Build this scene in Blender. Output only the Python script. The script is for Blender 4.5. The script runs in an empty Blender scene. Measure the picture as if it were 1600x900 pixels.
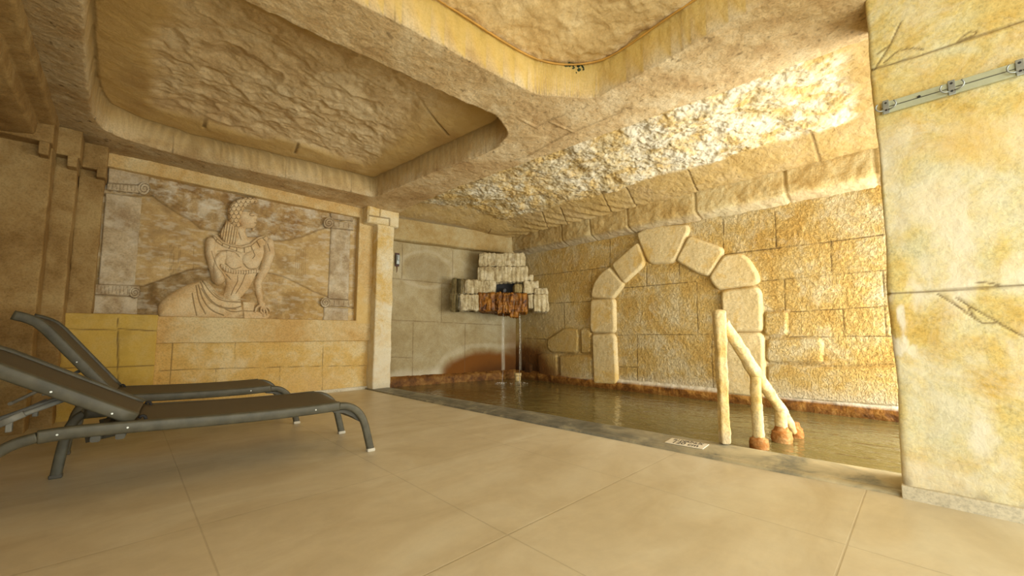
import bpy, bmesh, math, random
import numpy as np
from mathutils import Vector, Matrix

random.seed(7)
SC = bpy.context.scene
COL = SC.collection

# ------------------------------------------------------------------ camera
FPX, CX, CY, PITCH, EYE = 620.0, 800.0, 466.0, math.radians(5.0), 0.8
YAW = math.atan((1441 - CX) * math.cos(PITCH) / FPX)
cam_d = bpy.data.cameras.new('camera')
cam_d.sensor_width = 36.0
cam_d.lens = FPX * 36.0 / 1600.0
cam_d.shift_y = (CY - 450.0) / 1600.0
cam_d.clip_start = 0.05
cam = bpy.data.objects.new('camera', cam_d)
COL.objects.link(cam)
_fw = np.array([math.cos(YAW), math.sin(YAW), 0.0])
_R = np.array([math.sin(YAW), -math.cos(YAW), 0.0])
_UP = np.array([0, 0, 1.0])
_F = _fw * math.cos(PITCH) + _UP * math.sin(PITCH)
_U = _UP * math.cos(PITCH) - _fw * math.sin(PITCH)
cam.location = (0, 0, EYE)
cam.rotation_euler = Matrix((tuple(_R), tuple(_U), tuple(-_F))).transposed().to_euler()
SC.camera = cam

# ------------------------------------------------------------------ world, lights, exposure
SC.view_settings.view_transform = 'Standard'
SC.view_settings.look = 'None'
SC.view_settings.gamma = 1.0
SC.view_settings.use_curve_mapping = False
SC.view_settings.exposure = 0.05
w = bpy.data.worlds.new('daylight')
SC.world = w
w.use_nodes = True
w.node_tree.nodes['Background'].inputs[0].default_value = (1.0, 0.97, 0.88, 1)
w.node_tree.nodes['Background'].inputs[1].default_value = 1.0


def area(name, loc, target, sx, sy, power, col):
    d = bpy.data.lights.new(name, 'AREA')
    d.shape = 'RECTANGLE'
    d.size, d.size_y, d.energy, d.color = sx, sy, power, col
    o = bpy.data.objects.new(name, d)
    COL.objects.link(o)
    o.location = loc
    o.rotation_euler = (Vector(target) - Vector(loc)).to_track_quat('-Z', 'Y').to_euler()
    return o


# daylight entering through the opening at the right end of the pool
area('pool_window_daylight', (4.25, -1.25, 0.80), (4.15, 5.0, 1.5), 2.6, 1.9, 235, (1.0, 0.985, 0.87))
# daylight entering through the glazed front behind the camera
area('front_window_daylight', (1.3, -2.8, 1.2), (1.8, 5.0, 1.0), 2.6, 2.1, 82, (0.985, 1.0, 0.88))
# daylight entering through the side opening behind the camera, on its left
area('side_window_daylight', (-.95, -1.6, 1.0), (3.5, 1.2, 1.3), 1.9, 2.0, 80, (0.95, 1.0, 0.86))


# ------------------------------------------------------------------ pixel -> point on a known plane
def at(x, y, X=None, Y=None, Z=None):
    d = _R * (x - CX) + _U * (CY - y) + _F * FPX
    if X is not None:
        t = X / d[0]
    elif Y is not None:
        t = Y / d[1]
    else:
        t = (Z - EYE) / d[2]
    return np.array([0, 0, EYE]) + d * t


# ------------------------------------------------------------------ numpy noise
_rng = np.random.RandomState(3)
_LAT = _rng.rand(64, 64, 64)


def vnoise(x, y, z):
    x, y, z = np.broadcast_arrays(np.asarray(x, float), y, z)
    xi, yi, zi = np.floor(x).astype(int), np.floor(y).astype(int), np.floor(z).astype(int)
    fx, fy, fz = x - xi, y - yi, z - zi
    fx, fy, fz = fx*fx*(3-2*fx), fy*fy*(3-2*fy), fz*fz*(3-2*fz)
    def L(a, b, c): return _LAT[(xi+a) & 63, (yi+b) & 63, (zi+c) & 63]
    a = L(0,0,0)*(1-fx) + L(1,0,0)*fx
    b = L(0,1,0)*(1-fx) + L(1,1,0)*fx
    c = L(0,0,1)*(1-fx) + L(1,0,1)*fx
    d = L(0,1,1)*(1-fx) + L(1,1,1)*fx
    return (a*(1-fy)+b*fy)*(1-fz) + (c*(1-fy)+d*fy)*fz


def fbm(x, y, z, scale, octs=4, seed=0.0, gain=0.5):
    s, amp, tot = 0.0, 1.0, 0.0
    k = scale
    for i in range(octs):
        s = s + amp * (vnoise(x*k+seed+i*7.3, y*k+seed*1.7+i*3.1, z*k+seed*2.3+i*5.7) - 0.5)
        tot += amp
        amp *= gain
        k *= 2.03
    return s / tot * 2     # about -1..1


def sstep(a, b, x):
    t = np.clip((x - a) / (b - a), 0, 1)
    return t*t*(3-2*t)


def seg_dist(A, B, p, q):
    px, py = p; qx, qy = q
    dx, dy = qx-px, qy-py
    L = dx*dx+dy*dy + 1e-12
    t = np.clip(((A-px)*dx + (B-py)*dy)/L, 0, 1)
    return np.hypot(A-(px+t*dx), B-(py+t*dy)), t


def line_dist(A, B, pts):
    d = np.full(A.shape, 1e9)
    for i in range(len(pts)-1):
        d = np.minimum(d, seg_dist(A, B, pts[i], pts[i+1])[0])
    return d


def poly_sd(A, B, pts):
    """signed distance, positive inside"""
    d = np.full(A.shape, 1e9)
    ins = np.zeros(A.shape, bool)
    n = len(pts)
    for i in range(n):
        p, q = pts[i], pts[(i+1) % n]
        d = np.minimum(d, seg_dist(A, B, p, q)[0])
        c = ((p[1] > B) != (q[1] > B))
        xs = (q[0]-p[0])*(B-p[1])/((q[1]-p[1]) if q[1] != p[1] else 1e-12)+p[0]
        ins ^= c & (A < xs)
    return np.where(ins, d, -d)


def smooth_poly(pts, it=2):
    for _ in range(it):
        out = []
        n = len(pts)
        for i in range(n):
            p, q = np.array(pts[i], float), np.array(pts[(i+1) % n], float)
            out += [tuple(p*.75+q*.25), tuple(p*.25+q*.75)]
        pts = out
    return pts


def round_poly(pts, r=.05):
    out = []
    n = len(pts)
    for i in range(n):
        p0, p, p1 = np.array(pts[i-1], float), np.array(pts[i], float), np.array(pts[(i+1) % n], float)
        a, b = p0-p, p1-p
        la, lb = np.linalg.norm(a)+1e-9, np.linalg.norm(b)+1e-9
        ra, rb_ = min(r, la*.4), min(r, lb*.4)
        s0, s1 = p+a/la*ra, p+b/lb*rb_
        for t in (0, .33, .67, 1): out.append(tuple((1-t)**2*s0+2*t*(1-t)*p+t*t*s1))
    return out


def smooth_line(pts, it=2):
    for _ in range(it):
        out = [pts[0]]
        for i in range(len(pts)-1):
            p, q = np.array(pts[i], float), np.array(pts[i+1], float)
            out += [tuple(p*.75+q*.25), tuple(p*.25+q*.75)]
        out.append(pts[-1])
        pts = out
    return pts


# ------------------------------------------------------------------ mesh helpers
def link_mesh(name, me, mat, parent=None):
    o = bpy.data.objects.new(name, me)
    COL.objects.link(o)
    if mat: me.materials.append(mat)
    if parent is not None: o.parent = parent
    return o


def from_grid(name, P, mat, parent=None, attrs=None, keep=None, flip=False):
    """P: (m,n,3) points"""
    m, n = P.shape[:2]
    idx = np.arange(m*n).reshape(m, n)
    q = np.stack([idx[:-1, :-1], idx[1:, :-1], idx[1:, 1:], idx[:-1, 1:]], -1)
    if keep is not None:
        k = keep[:-1, :-1] & keep[1:, :-1] & keep[1:, 1:] & keep[:-1, 1:]
        q = q[k]
    q = q.reshape(-1, 4)
    if flip: q = q[:, ::-1]
    used, inv = np.unique(q, return_inverse=True)
    q = inv.reshape(-1, 4)
    V = P.reshape(-1, 3)[used]
    me = bpy.data.meshes.new(name)
    me.vertices.add(len(V)); me.vertices.foreach_set('co', V.astype(np.float32).ravel())
    me.loops.add(len(q)*4); me.loops.foreach_set('vertex_index', q.astype(np.int32).ravel())
    me.polygons.add(len(q))
    me.polygons.foreach_set('loop_start', np.arange(0, len(q)*4, 4, dtype=np.int32))
    me.polygons.foreach_set('loop_total', np.full(len(q), 4, dtype=np.int32))
    me.polygons.foreach_set('use_smooth', np.ones(len(q), bool))
    for k_, a in (attrs or {}).items():
        at_ = me.attributes.new(k_, 'FLOAT', 'POINT')
        at_.data.foreach_set('value', np.broadcast_to(a, P.shape[:2]).reshape(-1)[used].astype(np.float32))
    me.update(calc_edges=True)
    me.validate()
    return link_mesh(name, me, mat, parent)


def hfield(name, O, u, v, n, W, H, res, func, mat, parent=None):
    """height field on the plane O + a*u + b*v, raised along n.  func(A,B,X,Y,Z)->(h, attrs, keep)"""
    O, u, v, n = [np.array(t, float) for t in (O, u, v, n)]
    a = np.linspace(0, W, max(2, int(round(W/res))+1))
    b = np.linspace(0, H, max(2, int(round(H/res))+1))
    A, B = np.meshgrid(a, b, indexing='ij')
    base = O + A[..., None]*u + B[..., None]*v
    h, attrs, keep = func(A, B, base[..., 0], base[..., 1], base[..., 2])
    P = base + np.broadcast_to(h, A.shape)[..., None]*n
    flip = np.dot(np.cross(u, v), n) < 0
    return from_grid(name, P, mat, parent, attrs, keep, flip)


def sweep(name, prof, path, mat, parent=None, disp=None, attrs_f=None, res=0.015, flip=False):
    """open profile [(off, z)] carried along a plan polyline path [(x,y)]; off is measured to the left normal"""
    pr = []
    for i in range(len(prof)-1):
        p, q = np.array(prof[i], float), np.array(prof[i+1], float)
        k = max(1, int(np.linalg.norm(q-p)/res))
        for j in range(k): pr.append(p+(q-p)*j/k)
    pr.append(np.array(prof[-1], float))
    pr = np.array(pr)
    tn = np.gradient(pr, axis=0); tn /= np.linalg.norm(tn, axis=1)[:, None]+1e-9
    for _ in range(2):
        tn[1:-1] = (tn[:-2]+tn[1:-1]*2+tn[2:])/4
    nn = np.stack([tn[:, 1], -tn[:, 0]], 1)
    pts, S = [], []
    s0 = 0
    for i in range(len(path)-1):
        p, q = np.array(path[i], float), np.array(path[i+1], float)
        L = np.linalg.norm(q-p); k = max(1, int(L/res))
        for j in range(k + (1 if i == len(path)-2 else 0)):
            pts.append(p+(q-p)*j/k); S.append(s0+L*j/k)
        s0 += L
    pts = np.array(pts); S = np.array(S)
    t = np.gradient(pts, axis=0); t /= np.linalg.norm(t, axis=1)[:, None]+1e-9
    nl = np.stack([-t[:, 1], t[:, 0]], 1)
    A, K = np.meshgrid(S, np.arange(len(pr)), indexing='ij')
    off = pr[:, 0][None, :]; z = pr[:, 1][None, :]
    base = np.zeros(A.shape+(3,))
    base[..., 0] = pts[:, 0][:, None]+nl[:, 0][:, None]*off
    base[..., 1] = pts[:, 1][:, None]+nl[:, 1][:, None]*off
    base[..., 2] = z
    if disp is not None:
        h = disp(A, base[..., 0], base[..., 1], base[..., 2])
        base[..., 0] += nl[:, 0][:, None]*nn[:, 0][None]*h
        base[..., 1] += nl[:, 1][:, None]*nn[:, 0][None]*h
        base[..., 2] += nn[:, 1][None]*h
    attrs = attrs_f(A, base[..., 0], base[..., 1], base[..., 2]) if attrs_f else {}
    return from_grid(name, base, mat, parent, attrs, None, flip)


def rough_box(name, lo, hi, mat, parent=None, r=0.02, res=0.02, amp=0.006, scale=9, seed=0, fine=0.0, flute=None,
              attrs_f=None, warp=None):
    """box with rounded edges whose skin is displaced along its normal"""
    lo, hi = np.array(lo, float), np.array(hi, float)
    verts, faces, base_i = [], [], 0
    for ax in range(3):
        o1, o2 = [a for a in range(3) if a != ax]
        def axis(k):
            L = hi[k]-lo[k]; m = max(3, int(L/res)+1)
            c = np.linspace(lo[k]+r, hi[k]-r, m) if L > 2*r else np.array([lo[k], hi[k]])
            e = np.array([0, .25, .6])*r
            return np.unique(np.concatenate([lo[k]+e, c, hi[k]-e]).round(6))
        a, b = axis(o1), axis(o2)
        A, B = np.meshgrid(a, b, indexing='ij')
        for side in (0, 1):
            P = np.zeros(A.shape+(3,))
            P[..., o1], P[..., o2] = A, B
            P[..., ax] = (lo, hi)[side][ax]
            m, n = A.shape
            idx = np.arange(m*n).reshape(m, n)+base_i
            q = np.stack([idx[:-1, :-1], idx[1:, :-1], idx[1:, 1:], idx[:-1, 1:]], -1).reshape(-1, 4)
            pos = (ax != 1) if side == 1 else (ax == 1)
            if not pos: q = q[:, ::-1]
            verts.append(P.reshape(-1, 3)); faces.append(q); base_i += m*n
    V = np.concatenate(verts); Fc = np.concatenate(faces)
    key = np.round(V*1e5).astype(np.int64)
    _, first, inv = np.unique(key, axis=0, return_index=True, return_inverse=True)
    V = V[first]; Fc = inv.reshape(-1)[Fc]
    inner = np.clip(V, lo+r, hi-r)
    d = V-inner
    nrm = d/(np.linalg.norm(d, axis=1)[:, None]+1e-12)
    V = inner+nrm*r
    x, y, z = V.T
    h = amp*fbm(x, y, z, scale, 3, seed)
    if fine: h = h+fine*fbm(x, y, z, scale*5, 3, seed+5)
    if flute is not None: h = h+flute(x, y, z)
    V = V+nrm*h[:, None]
    if warp is not None: V = warp(V)
    me = bpy.data.meshes.new(name)
    me.from_pydata([tuple(p) for p in V], [], [tuple(int(i) for i in f) for f in Fc if len(set(f)) == 4])
    me.polygons.foreach_set('use_smooth', np.ones(len(me.polygons), bool))
    if attrs_f:
        for k_, a in attrs_f(x, y, z).items():
            t = me.attributes.new(k_, 'FLOAT', 'POINT')
            t.data.foreach_set('value', np.broadcast_to(a, x.shape).astype(np.float32))
    me.update()
    return link_mesh(name, me, mat, parent)


def poly_prism(name, pts, z0, z1, mat, parent=None, bevel=0.0):
    bm = bmesh.new()
    a = [bm.verts.new((p[0], p[1], z0)) for p in pts]
    b = [bm.verts.new((p[0], p[1], z1)) for p in pts]
    bm.faces.new(list(reversed(a))); bm.faces.new(b)
    n = len(pts)
    for i in range(n): bm.faces.new((a[i], a[(i+1) % n], b[(i+1) % n], b[i]))
    bmesh.ops.recalc_face_normals(bm, faces=bm.faces)
    if bevel: bmesh.ops.bevel(bm, geom=list(bm.edges), offset=bevel, segments=3, affect='EDGES', profile=0.5)
    me = bpy.data.meshes.new(name); bm.to_mesh(me); bm.free()
    return link_mesh(name, me, mat, parent)


def bar(bm, path, wdir, w, h, r=0.006, closed_ends=True):
    """rounded rectangular bar swept along a 3-D path; w along wdir, h across"""
    path = [Vector(p) for p in path]
    wdir = Vector(wdir).normalized()
    sec = []
    for cx_, cy_, a0 in ((w/2-r, h/2-r, 0), (-w/2+r, h/2-r, 90), (-w/2+r, -h/2+r, 180), (w/2-r, -h/2+r, 270)):
        for k in range(3):
            a = math.radians(a0+45*k)
            sec.append((cx_+r*math.cos(a), cy_+r*math.sin(a)))
    rings = []
    for i, p in enumerate(path):
        t = (path[min(i+1, len(path)-1)]-path[max(i-1, 0)]).normalized()
        up = t.cross(wdir).normalized()
        wd = up.cross(t).normalized()
        rings.append([bm.verts.new(p+wd*a+up*b) for a, b in sec])
    n = len(sec)
    for i in range(len(rings)-1):
        for j in range(n):
            f = bm.faces.new((rings[i][j], rings[i][(j+1) % n], rings[i+1][(j+1) % n], rings[i+1][j])); f.smooth = True
    if closed_ends:
        bm.faces.new(list(reversed(rings[0]))); bm.faces.new(rings[-1])


def tube(bm, path, radii, seg=12, caps=True):
    path = [Vector(p) for p in path]
    if not hasattr(radii, '__len__'): radii = [radii]*len(path)
    rings = []
    ref = None
    for i, p in enumerate(path):
        t = (path[min(i+1, len(path)-1)]-path[max(i-1, 0)]).normalized()
        if ref is None: ref = Vector((0, 0, 1)) if abs(t.z) < .9 else Vector((1, 0, 0))
        a = t.cross(ref).normalized(); b = a.cross(t).normalized(); ref = b
        rings.append([bm.verts.new(p+(a*math.cos(2*math.pi*k/seg)+b*math.sin(2*math.pi*k/seg))*radii[i]) for k in range(seg)])
    for i in range(len(rings)-1):
        for j in range(seg):
            f = bm.faces.new((rings[i][j], rings[i][(j+1) % seg], rings[i+1][(j+1) % seg], rings[i+1][j])); f.smooth = True
    if caps:
        bm.faces.new(list(reversed(rings[0]))); bm.faces.new(rings[-1])


def bbox(bm, lo, hi, bev=0.0):
    r = bmesh.ops.create_cube(bm, size=1)
    vs = r['verts']
    for v in vs:
        v.co = Vector([lo[k]+(v.co[k]+.5)*(hi[k]-lo[k]) for k in range(3)])
    if bev:
        es = list({e for v in vs for e in v.link_edges})
        bmesh.ops.bevel(bm, geom=es, offset=bev, segments=2, affect='EDGES', profile=0.5)


def mesh_obj(name, bm, mat, parent=None):
    bmesh.ops.recalc_face_normals(bm, faces=bm.faces)
    me = bpy.data.meshes.new(name); bm.to_mesh(me); bm.free()
    return link_mesh(name, me, mat, parent)


def thing(name, label, cat, loc=(0, 0, 0), rotz=0.0, group=None):
    o = bpy.data.objects.new(name, None); COL.objects.link(o)
    o.empty_display_size = 0.1
    o.location = loc; o.rotation_euler = (0, 0, rotz)
    o['label'] = label; o['category'] = cat
    if group: o['group'] = group
    return o


def tag(o, label, cat, group=None, kind=None):
    o['label'] = label; o['category'] = cat
    if group: o['group'] = group
    if kind: o['kind'] = kind
    return o


def struct(o, label, cat):
    o['kind'] = 'structure'; o['label'] = label; o['category'] = cat
    return o


# ------------------------------------------------------------------ materials
def new_mat(name):
    m = bpy.data.materials.new(name); m.use_nodes = True
    nt = m.node_tree
    return m, nt, nt.nodes['Principled BSDF']


def N(nt, typ, **kw):
    n = nt.nodes.new(typ)
    for k, v in kw.items(): setattr(n, k, v)
    return n


def mixc(nt, fac, a, b, blend='MIX'):
    n = N(nt, 'ShaderNodeMix', data_type='RGBA', blend_type=blend)
    for sock, val in ((n.inputs[0], fac), (n.inputs[6], a), (n.inputs[7], b)):
        if hasattr(val, 'links') or isinstance(val, bpy.types.NodeSocket): nt.links.new(val, sock)
        elif isinstance(val, (int, float)): sock.default_value = val
        else: sock.default_value = (*val, 1)
    return n.outputs[2]


def noise(nt, vec, scale, detail=4, rough=.55, dist=0.0):
    n = N(nt, 'ShaderNodeTexNoise')
    n.inputs['Scale'].default_value = scale
    n.inputs['Detail'].default_value = detail
    n.inputs['Roughness'].default_value = rough
    n.inputs['Distortion'].default_value = dist
    nt.links.new(vec, n.inputs['Vector'])
    return n.outputs['Fac']


def ramp(nt, fac, stops):
    n = N(nt, 'ShaderNodeValToRGB')
    e = n.color_ramp.elements
    while len(e) < len(stops): e.new(0.5)
    for i, (p, c) in enumerate(stops):
        e[i].position = p
        e[i].color = (*c, 1) if hasattr(c, '__len__') else (c, c, c, 1)
    nt.links.new(fac, n.inputs[0])
    return n.outputs[0]


def maths(nt, op, a, b=None, clamp=False):
    n = N(nt, 'ShaderNodeMath', operation=op, use_clamp=clamp)
    for i, v in enumerate((a, b)):
        if v is None: continue
        if isinstance(v, (int, float)): n.inputs[i].default_value = v
        else: nt.links.new(v, n.inputs[i])
    return n.outputs[0]


PALE, CREAM, OCHRE, ORANGE, BROWN = (.80, .70, .48), (.76, .62, .36), (.70, .49, .18), (.65, .41, .12), (.33, .20, .09)
RUST, RUSTD, LIME = (.19, .068, .009), (.045, .017, .005), (.80, .76, .64)


def stone(name, c, sc=1.3, sc2=7.0, rough=.85, bump=.5, bdist=.008, bscale=45, chisel=0.0, blot=0.0, blotc=LIME, stretch=None, groovec=None):
    """weathered plaster stone; c = three colours from low to high noise"""
    m, nt, bs = new_mat(name)
    tc = N(nt, 'ShaderNodeTexCoord')
    vec = tc.outputs['Object']
    if stretch:
        mp = N(nt, 'ShaderNodeMapping'); mp.inputs['Scale'].default_value = stretch
        nt.links.new(vec, mp.inputs['Vector']); vec = mp.outputs[0]
    n1 = noise(nt, vec, sc, 5, .6, .6)
    n2 = noise(nt, vec, sc2, 6, .65, .4)
    f = maths(nt, 'ADD', maths(nt, 'MULTIPLY', n1, .62), maths(nt, 'MULTIPLY', n2, .38))
    colr = ramp(nt, f, [(.40, c[0]), (.50, c[1]), (.60, c[2])])
    fine = ramp(nt, noise(nt, vec, 70, 5, .75), [(.34, .50), (.55, 1.05)])
    colr = mixc(nt, .55, colr, fine, 'MULTIPLY')
    if blot:
        b = ramp(nt, noise(nt, vec, 3.1, 6, .7, .8), [(.56-.12*blot, 0.0), (.66, 1.0)])
        colr = mixc(nt, maths(nt, 'MULTIPLY', b, .55), colr, blotc)
    for an, acol in (('ochre', OCHRE), ('grime_dim', (.13, .085, .035)), ('rust', RUST), ('dark', RUSTD), ('pale', LIME), ('yellow', (.66, .45, .07))):
        a = N(nt, 'ShaderNodeAttribute'); a.attribute_name = an
        colr = mixc(nt, a.outputs['Fac'], colr, acol)
    a = N(nt, 'ShaderNodeAttribute'); a.attribute_name = 'groove'
    colr = mixc(nt, a.outputs['Fac'], colr, groovec or (.16, .10, .04))
    nt.links.new(colr, bs.inputs['Base Color'])
    bs.inputs['Roughness'].default_value = rough
    bs.inputs['Specular IOR Level'].default_value = .25
    bump = min(1.0, bump*1.6)
    hgt = noise(nt, tc.outputs['Object'], bscale, 6, .62, .3)
    if chisel:
        mp = N(nt, 'ShaderNodeMapping'); mp.inputs['Scale'].default_value = (1, 1, .7)
        nt.links.new(tc.outputs['Object'], mp.inputs['Vector'])
        c2 = ramp(nt, noise(nt, mp.outputs[0], 48, 4, .6, .35), [(.38, 0.0), (.52, 1.0), (.70, .7)])
        hgt = maths(nt, 'ADD', hgt, maths(nt, 'MULTIPLY', c2, chisel))
    bp = N(nt, 'ShaderNodeBump'); bp.inputs['Strength'].default_value = bump; bp.inputs['Distance'].default_value = bdist
    nt.links.new(hgt, bp.inputs['Height']); nt.links.new(bp.outputs[0], bs.inputs['Normal'])
    return m


def plain(name, colr, rough=.5, metal=0.0, var=.12, vs=30, bump=0.0):
    m, nt, bs = new_mat(name)
    tc = N(nt, 'ShaderNodeTexCoord')
    n = noise(nt, tc.outputs['Object'], vs, 5, .6)
    lo = tuple(max(0, x*(1-var)) for x in colr); hi = tuple(min(1, x*(1+var)) for x in colr)
    nt.links.new(ramp(nt, n, [(.35, lo), (.65, hi)]), bs.inputs['Base Color'])
    bs.inputs['Roughness'].default_value = rough
    bs.inputs['Metallic'].default_value = metal
    if bump:
        bp = N(nt, 'ShaderNodeBump'); bp.inputs['Strength'].default_value = bump; bp.inputs['Distance'].default_value = .003
        nt.links.new(n, bp.inputs['Height']); nt.links.new(bp.outputs[0], bs.inputs['Normal'])
    return m


M = {}
M['arch_wall'] = stone('chiselled_yellow_plaster', (ORANGE, OCHRE, CREAM), 1.5, 6, bump=.8, bdist=.012, bscale=38, chisel=.8, blot=.4, blotc=PALE)
M['arch_stone'] = stone('smooth_arch_plaster', (OCHRE, CREAM, (.66, .52, .27)), 2.0, 9, bump=.35, bscale=40)
M['pool_back'] = stone('grey_ochre_plaster', ((.40, .31, .16), (.48, .39, .22), (.54, .46, .29)), 1.6, 8, bump=.35, bscale=55)
M['dado'] = stone('orange_ochre_plaster', (ORANGE, (.70, .48, .17), (.75, .60, .32)), 1.7, 8, bump=.35, bscale=35)
M['frame'] = stone('ochre_frame_plaster', ((.62, .40, .15), (.68, .50, .24), (.73, .60, .35)), 1.5, 9, bump=.3, bscale=35)
M['column'] = stone('pale_column_plaster', (OCHRE, CREAM, PALE), 2.2, 9, bump=.5, bscale=25, blot=.5)
M['pillar'] = stone('flaking_yellow_plaster', ((.62, .43, .12), (.67, .55, .23), (.66, .62, .39)), 2.4, 8, bump=.45, bscale=28, blot=.7, blotc=(.78, .74, .60))
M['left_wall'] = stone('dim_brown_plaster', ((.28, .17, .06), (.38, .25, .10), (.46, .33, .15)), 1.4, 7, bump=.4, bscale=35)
M['beam'] = stone('pinkish_beam_plaster', ((.52, .35, .17), (.65, .48, .26), (.74, .60, .38)), 1.6, 7, bump=.6, bdist=.01, bscale=24)
M['rock'] = stone('stucco_rock', ((.54, .38, .15), (.72, .60, .36), (.84, .78, .62)), 2.0, 12, bump=1.0, bdist=.015, bscale=32)
M['cornice'] = stone('rough_cornice_plaster', ((.52, .35, .13), (.62, .46, .21), (.68, .56, .31)), 1.6, 9, bump=.7, bdist=.012, bscale=30)
M['relief_back'] = stone('relief_background_plaster', ((.33, .19, .07), (.50, .33, .14), (.66, .50, .28)), 2.2, 12, bump=.7, bdist=.008, bscale=26)
M['relief_fig'] = stone('carved_figure_plaster', ((.64, .42, .20), (.74, .55, .31), (.80, .66, .43)), 2.5, 10, bump=.2, bscale=40)
M['relief_grey'] = stone('grey_carved_pilaster', ((.40, .29, .17), (.52, .41, .26), (.66, .55, .38)), 3, 12, bump=.4, bscale=30)
M['rail'] = stone('plastered_handrail', ((.66, .44, .15), (.74, .56, .26), (.76, .62, .36)), 4, 14, bump=.8, bdist=.01, bscale=22)
M['rust'] = stone('rust_stained_band', ((.13, .050, .010), (.30, .125, .022), (.46, .24, .06)), 6, 20, bump=.9, bdist=.01, bscale=40, rough=.55)
M['rock_pale'] = stone('pale_spout_rock', ((.42, .33, .18), (.58, .49, .30), (.70, .62, .44)), 6, 20, bump=.6, bdist=.008, bscale=40)
M['rock_olive'] = stone('olive_spout_rock', ((.26, .19, .08), (.36, .28, .12), (.44, .35, .18)), 6, 20, bump=.6, bdist=.008, bscale=40)
M['rock_rust'] = stone('wet_rust_rock', ((.06, .020, .006), (.25, .090, .012), (.42, .19, .03)), 10, 26, bump=.8, bdist=.008, bscale=40, rough=.3)
M['slate'] = stone('grey_slate_curb', ((.15, .145, .125), (.24, .23, .19), (.36, .33, .24)), 3.0, 14, bump=.3, bscale=40, rough=.5)
M['skirt'] = stone('pale_skirting_tile', ((.52, .47, .35), (.64, .58, .44), (.70, .64, .50)), 5, 14, bump=.1, bscale=40, rough=.5)
M['curb_beige'] = stone('beige_curb_stone', ((.24, .23, .18), (.42, .37, .24), (.60, .50, .30)), 1.8, 12, bump=.3, bscale=40, rough=.5)

# floor: large cloudy beige tiles, joint lines every 0.87 x 0.95 m
TX0, TY0, TXS, TYS = 0.27, 0.25, 0.87, 0.95
m, nt, bs = new_mat('beige_floor_tile')
tc = N(nt, 'ShaderNodeTexCoord'); vec = tc.outputs['Object']
sx = N(nt, 'ShaderNodeSeparateXYZ'); nt.links.new(vec, sx.inputs[0])
mp = N(nt, 'ShaderNodeMapping'); mp.inputs['Scale'].default_value = (1, 2.2, 1); mp.inputs['Rotation'].default_value = (0, 0, .5)
nt.links.new(vec, mp.inputs['Vector'])
c1 = ramp(nt, noise(nt, mp.outputs[0], 1.3, 6, .6, .8), [(.32, (.61, .52, .36)), (.52, (.69, .61, .45)), (.70, (.76, .70, .55))])
c2 = ramp(nt, noise(nt, vec, 9, 6, .7, .3), [(.3, .90), (.7, 1.05)])
colr = mixc(nt, .7, c1, c2, 'MULTIPLY')
def joint(sock, off, step):
    a = maths(nt, 'DIVIDE', maths(nt, 'SUBTRACT', sock, off), step)
    fr = maths(nt, 'FRACT', maths(nt, 'ADD', a, 20.5))
    d = maths(nt, 'MULTIPLY', maths(nt, 'ABSOLUTE', maths(nt, 'SUBTRACT', fr, .5)), step)
    n = N(nt, 'ShaderNodeMapRange'); n.inputs[1].default_value = .0018; n.inputs[2].default_value = .0045
    n.inputs[3].default_value = 1; n.inputs[4].default_value = 0
    nt.links.new(d, n.inputs[0]); return n.outputs[0]
j = maths(nt, 'MAXIMUM', joint(sx.outputs[0], TX0, TXS), joint(sx.outputs[1], TY0, TYS))
colr = mixc(nt, maths(nt, 'MULTIPLY', j, .28), colr, (.30, .24, .15))
nt.links.new(colr, bs.inputs['Base Color'])
rr = ramp(nt, noise(nt, vec, 3, 4, .6), [(.3, .30), (.7, .48)])
nt.links.new(rr, bs.inputs['Roughness'])
bs.inputs['Specular IOR Level'].default_value = .45
hg = maths(nt, 'SUBTRACT', maths(nt, 'MULTIPLY', noise(nt, vec, 14, 4, .6), .25), j)
bp = N(nt, 'ShaderNodeBump'); bp.inputs['Strength'].default_value = .25; bp.inputs['Distance'].default_value = .003
nt.links.new(hg, bp.inputs['Height']); nt.links.new(bp.outputs[0], bs.inputs['Normal'])
M['floor'] = m

# water: murky olive, rippled
m, nt, bs = new_mat('murky_thermal_water')
tc = N(nt, 'ShaderNodeTexCoord'); vec = tc.outputs['Object']
cw = ramp(nt, noise(nt, vec, .8, 3, .5), [(.3, (.13, .105, .035)), (.7, (.20, .165, .065))])
nt.links.new(cw, bs.inputs['Base Color'])
bs.inputs['Roughness'].default_value = .06
bs.inputs['IOR'].default_value = 1.33
mp = N(nt, 'ShaderNodeMapping'); mp.inputs['Scale'].default_value = (1.0, .55, 1); mp.inputs['Rotation'].default_value = (0, 0, .78)
nt.links.new(vec, mp.inputs['Vector'])
hw = maths(nt, 'ADD', noise(nt, mp.outputs[0], 7, 3, .5, .6), maths(nt, 'MULTIPLY', noise(nt, mp.outputs[0], 22, 2, .5, .4), .35))
bp = N(nt, 'ShaderNodeBump'); bp.inputs['Strength'].default_value = .35; bp.inputs['Distance'].default_value = .03
nt.links.new(hw, bp.inputs['Height']); nt.links.new(bp.outputs[0], bs.inputs['Normal'])
M['water'] = m

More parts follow.
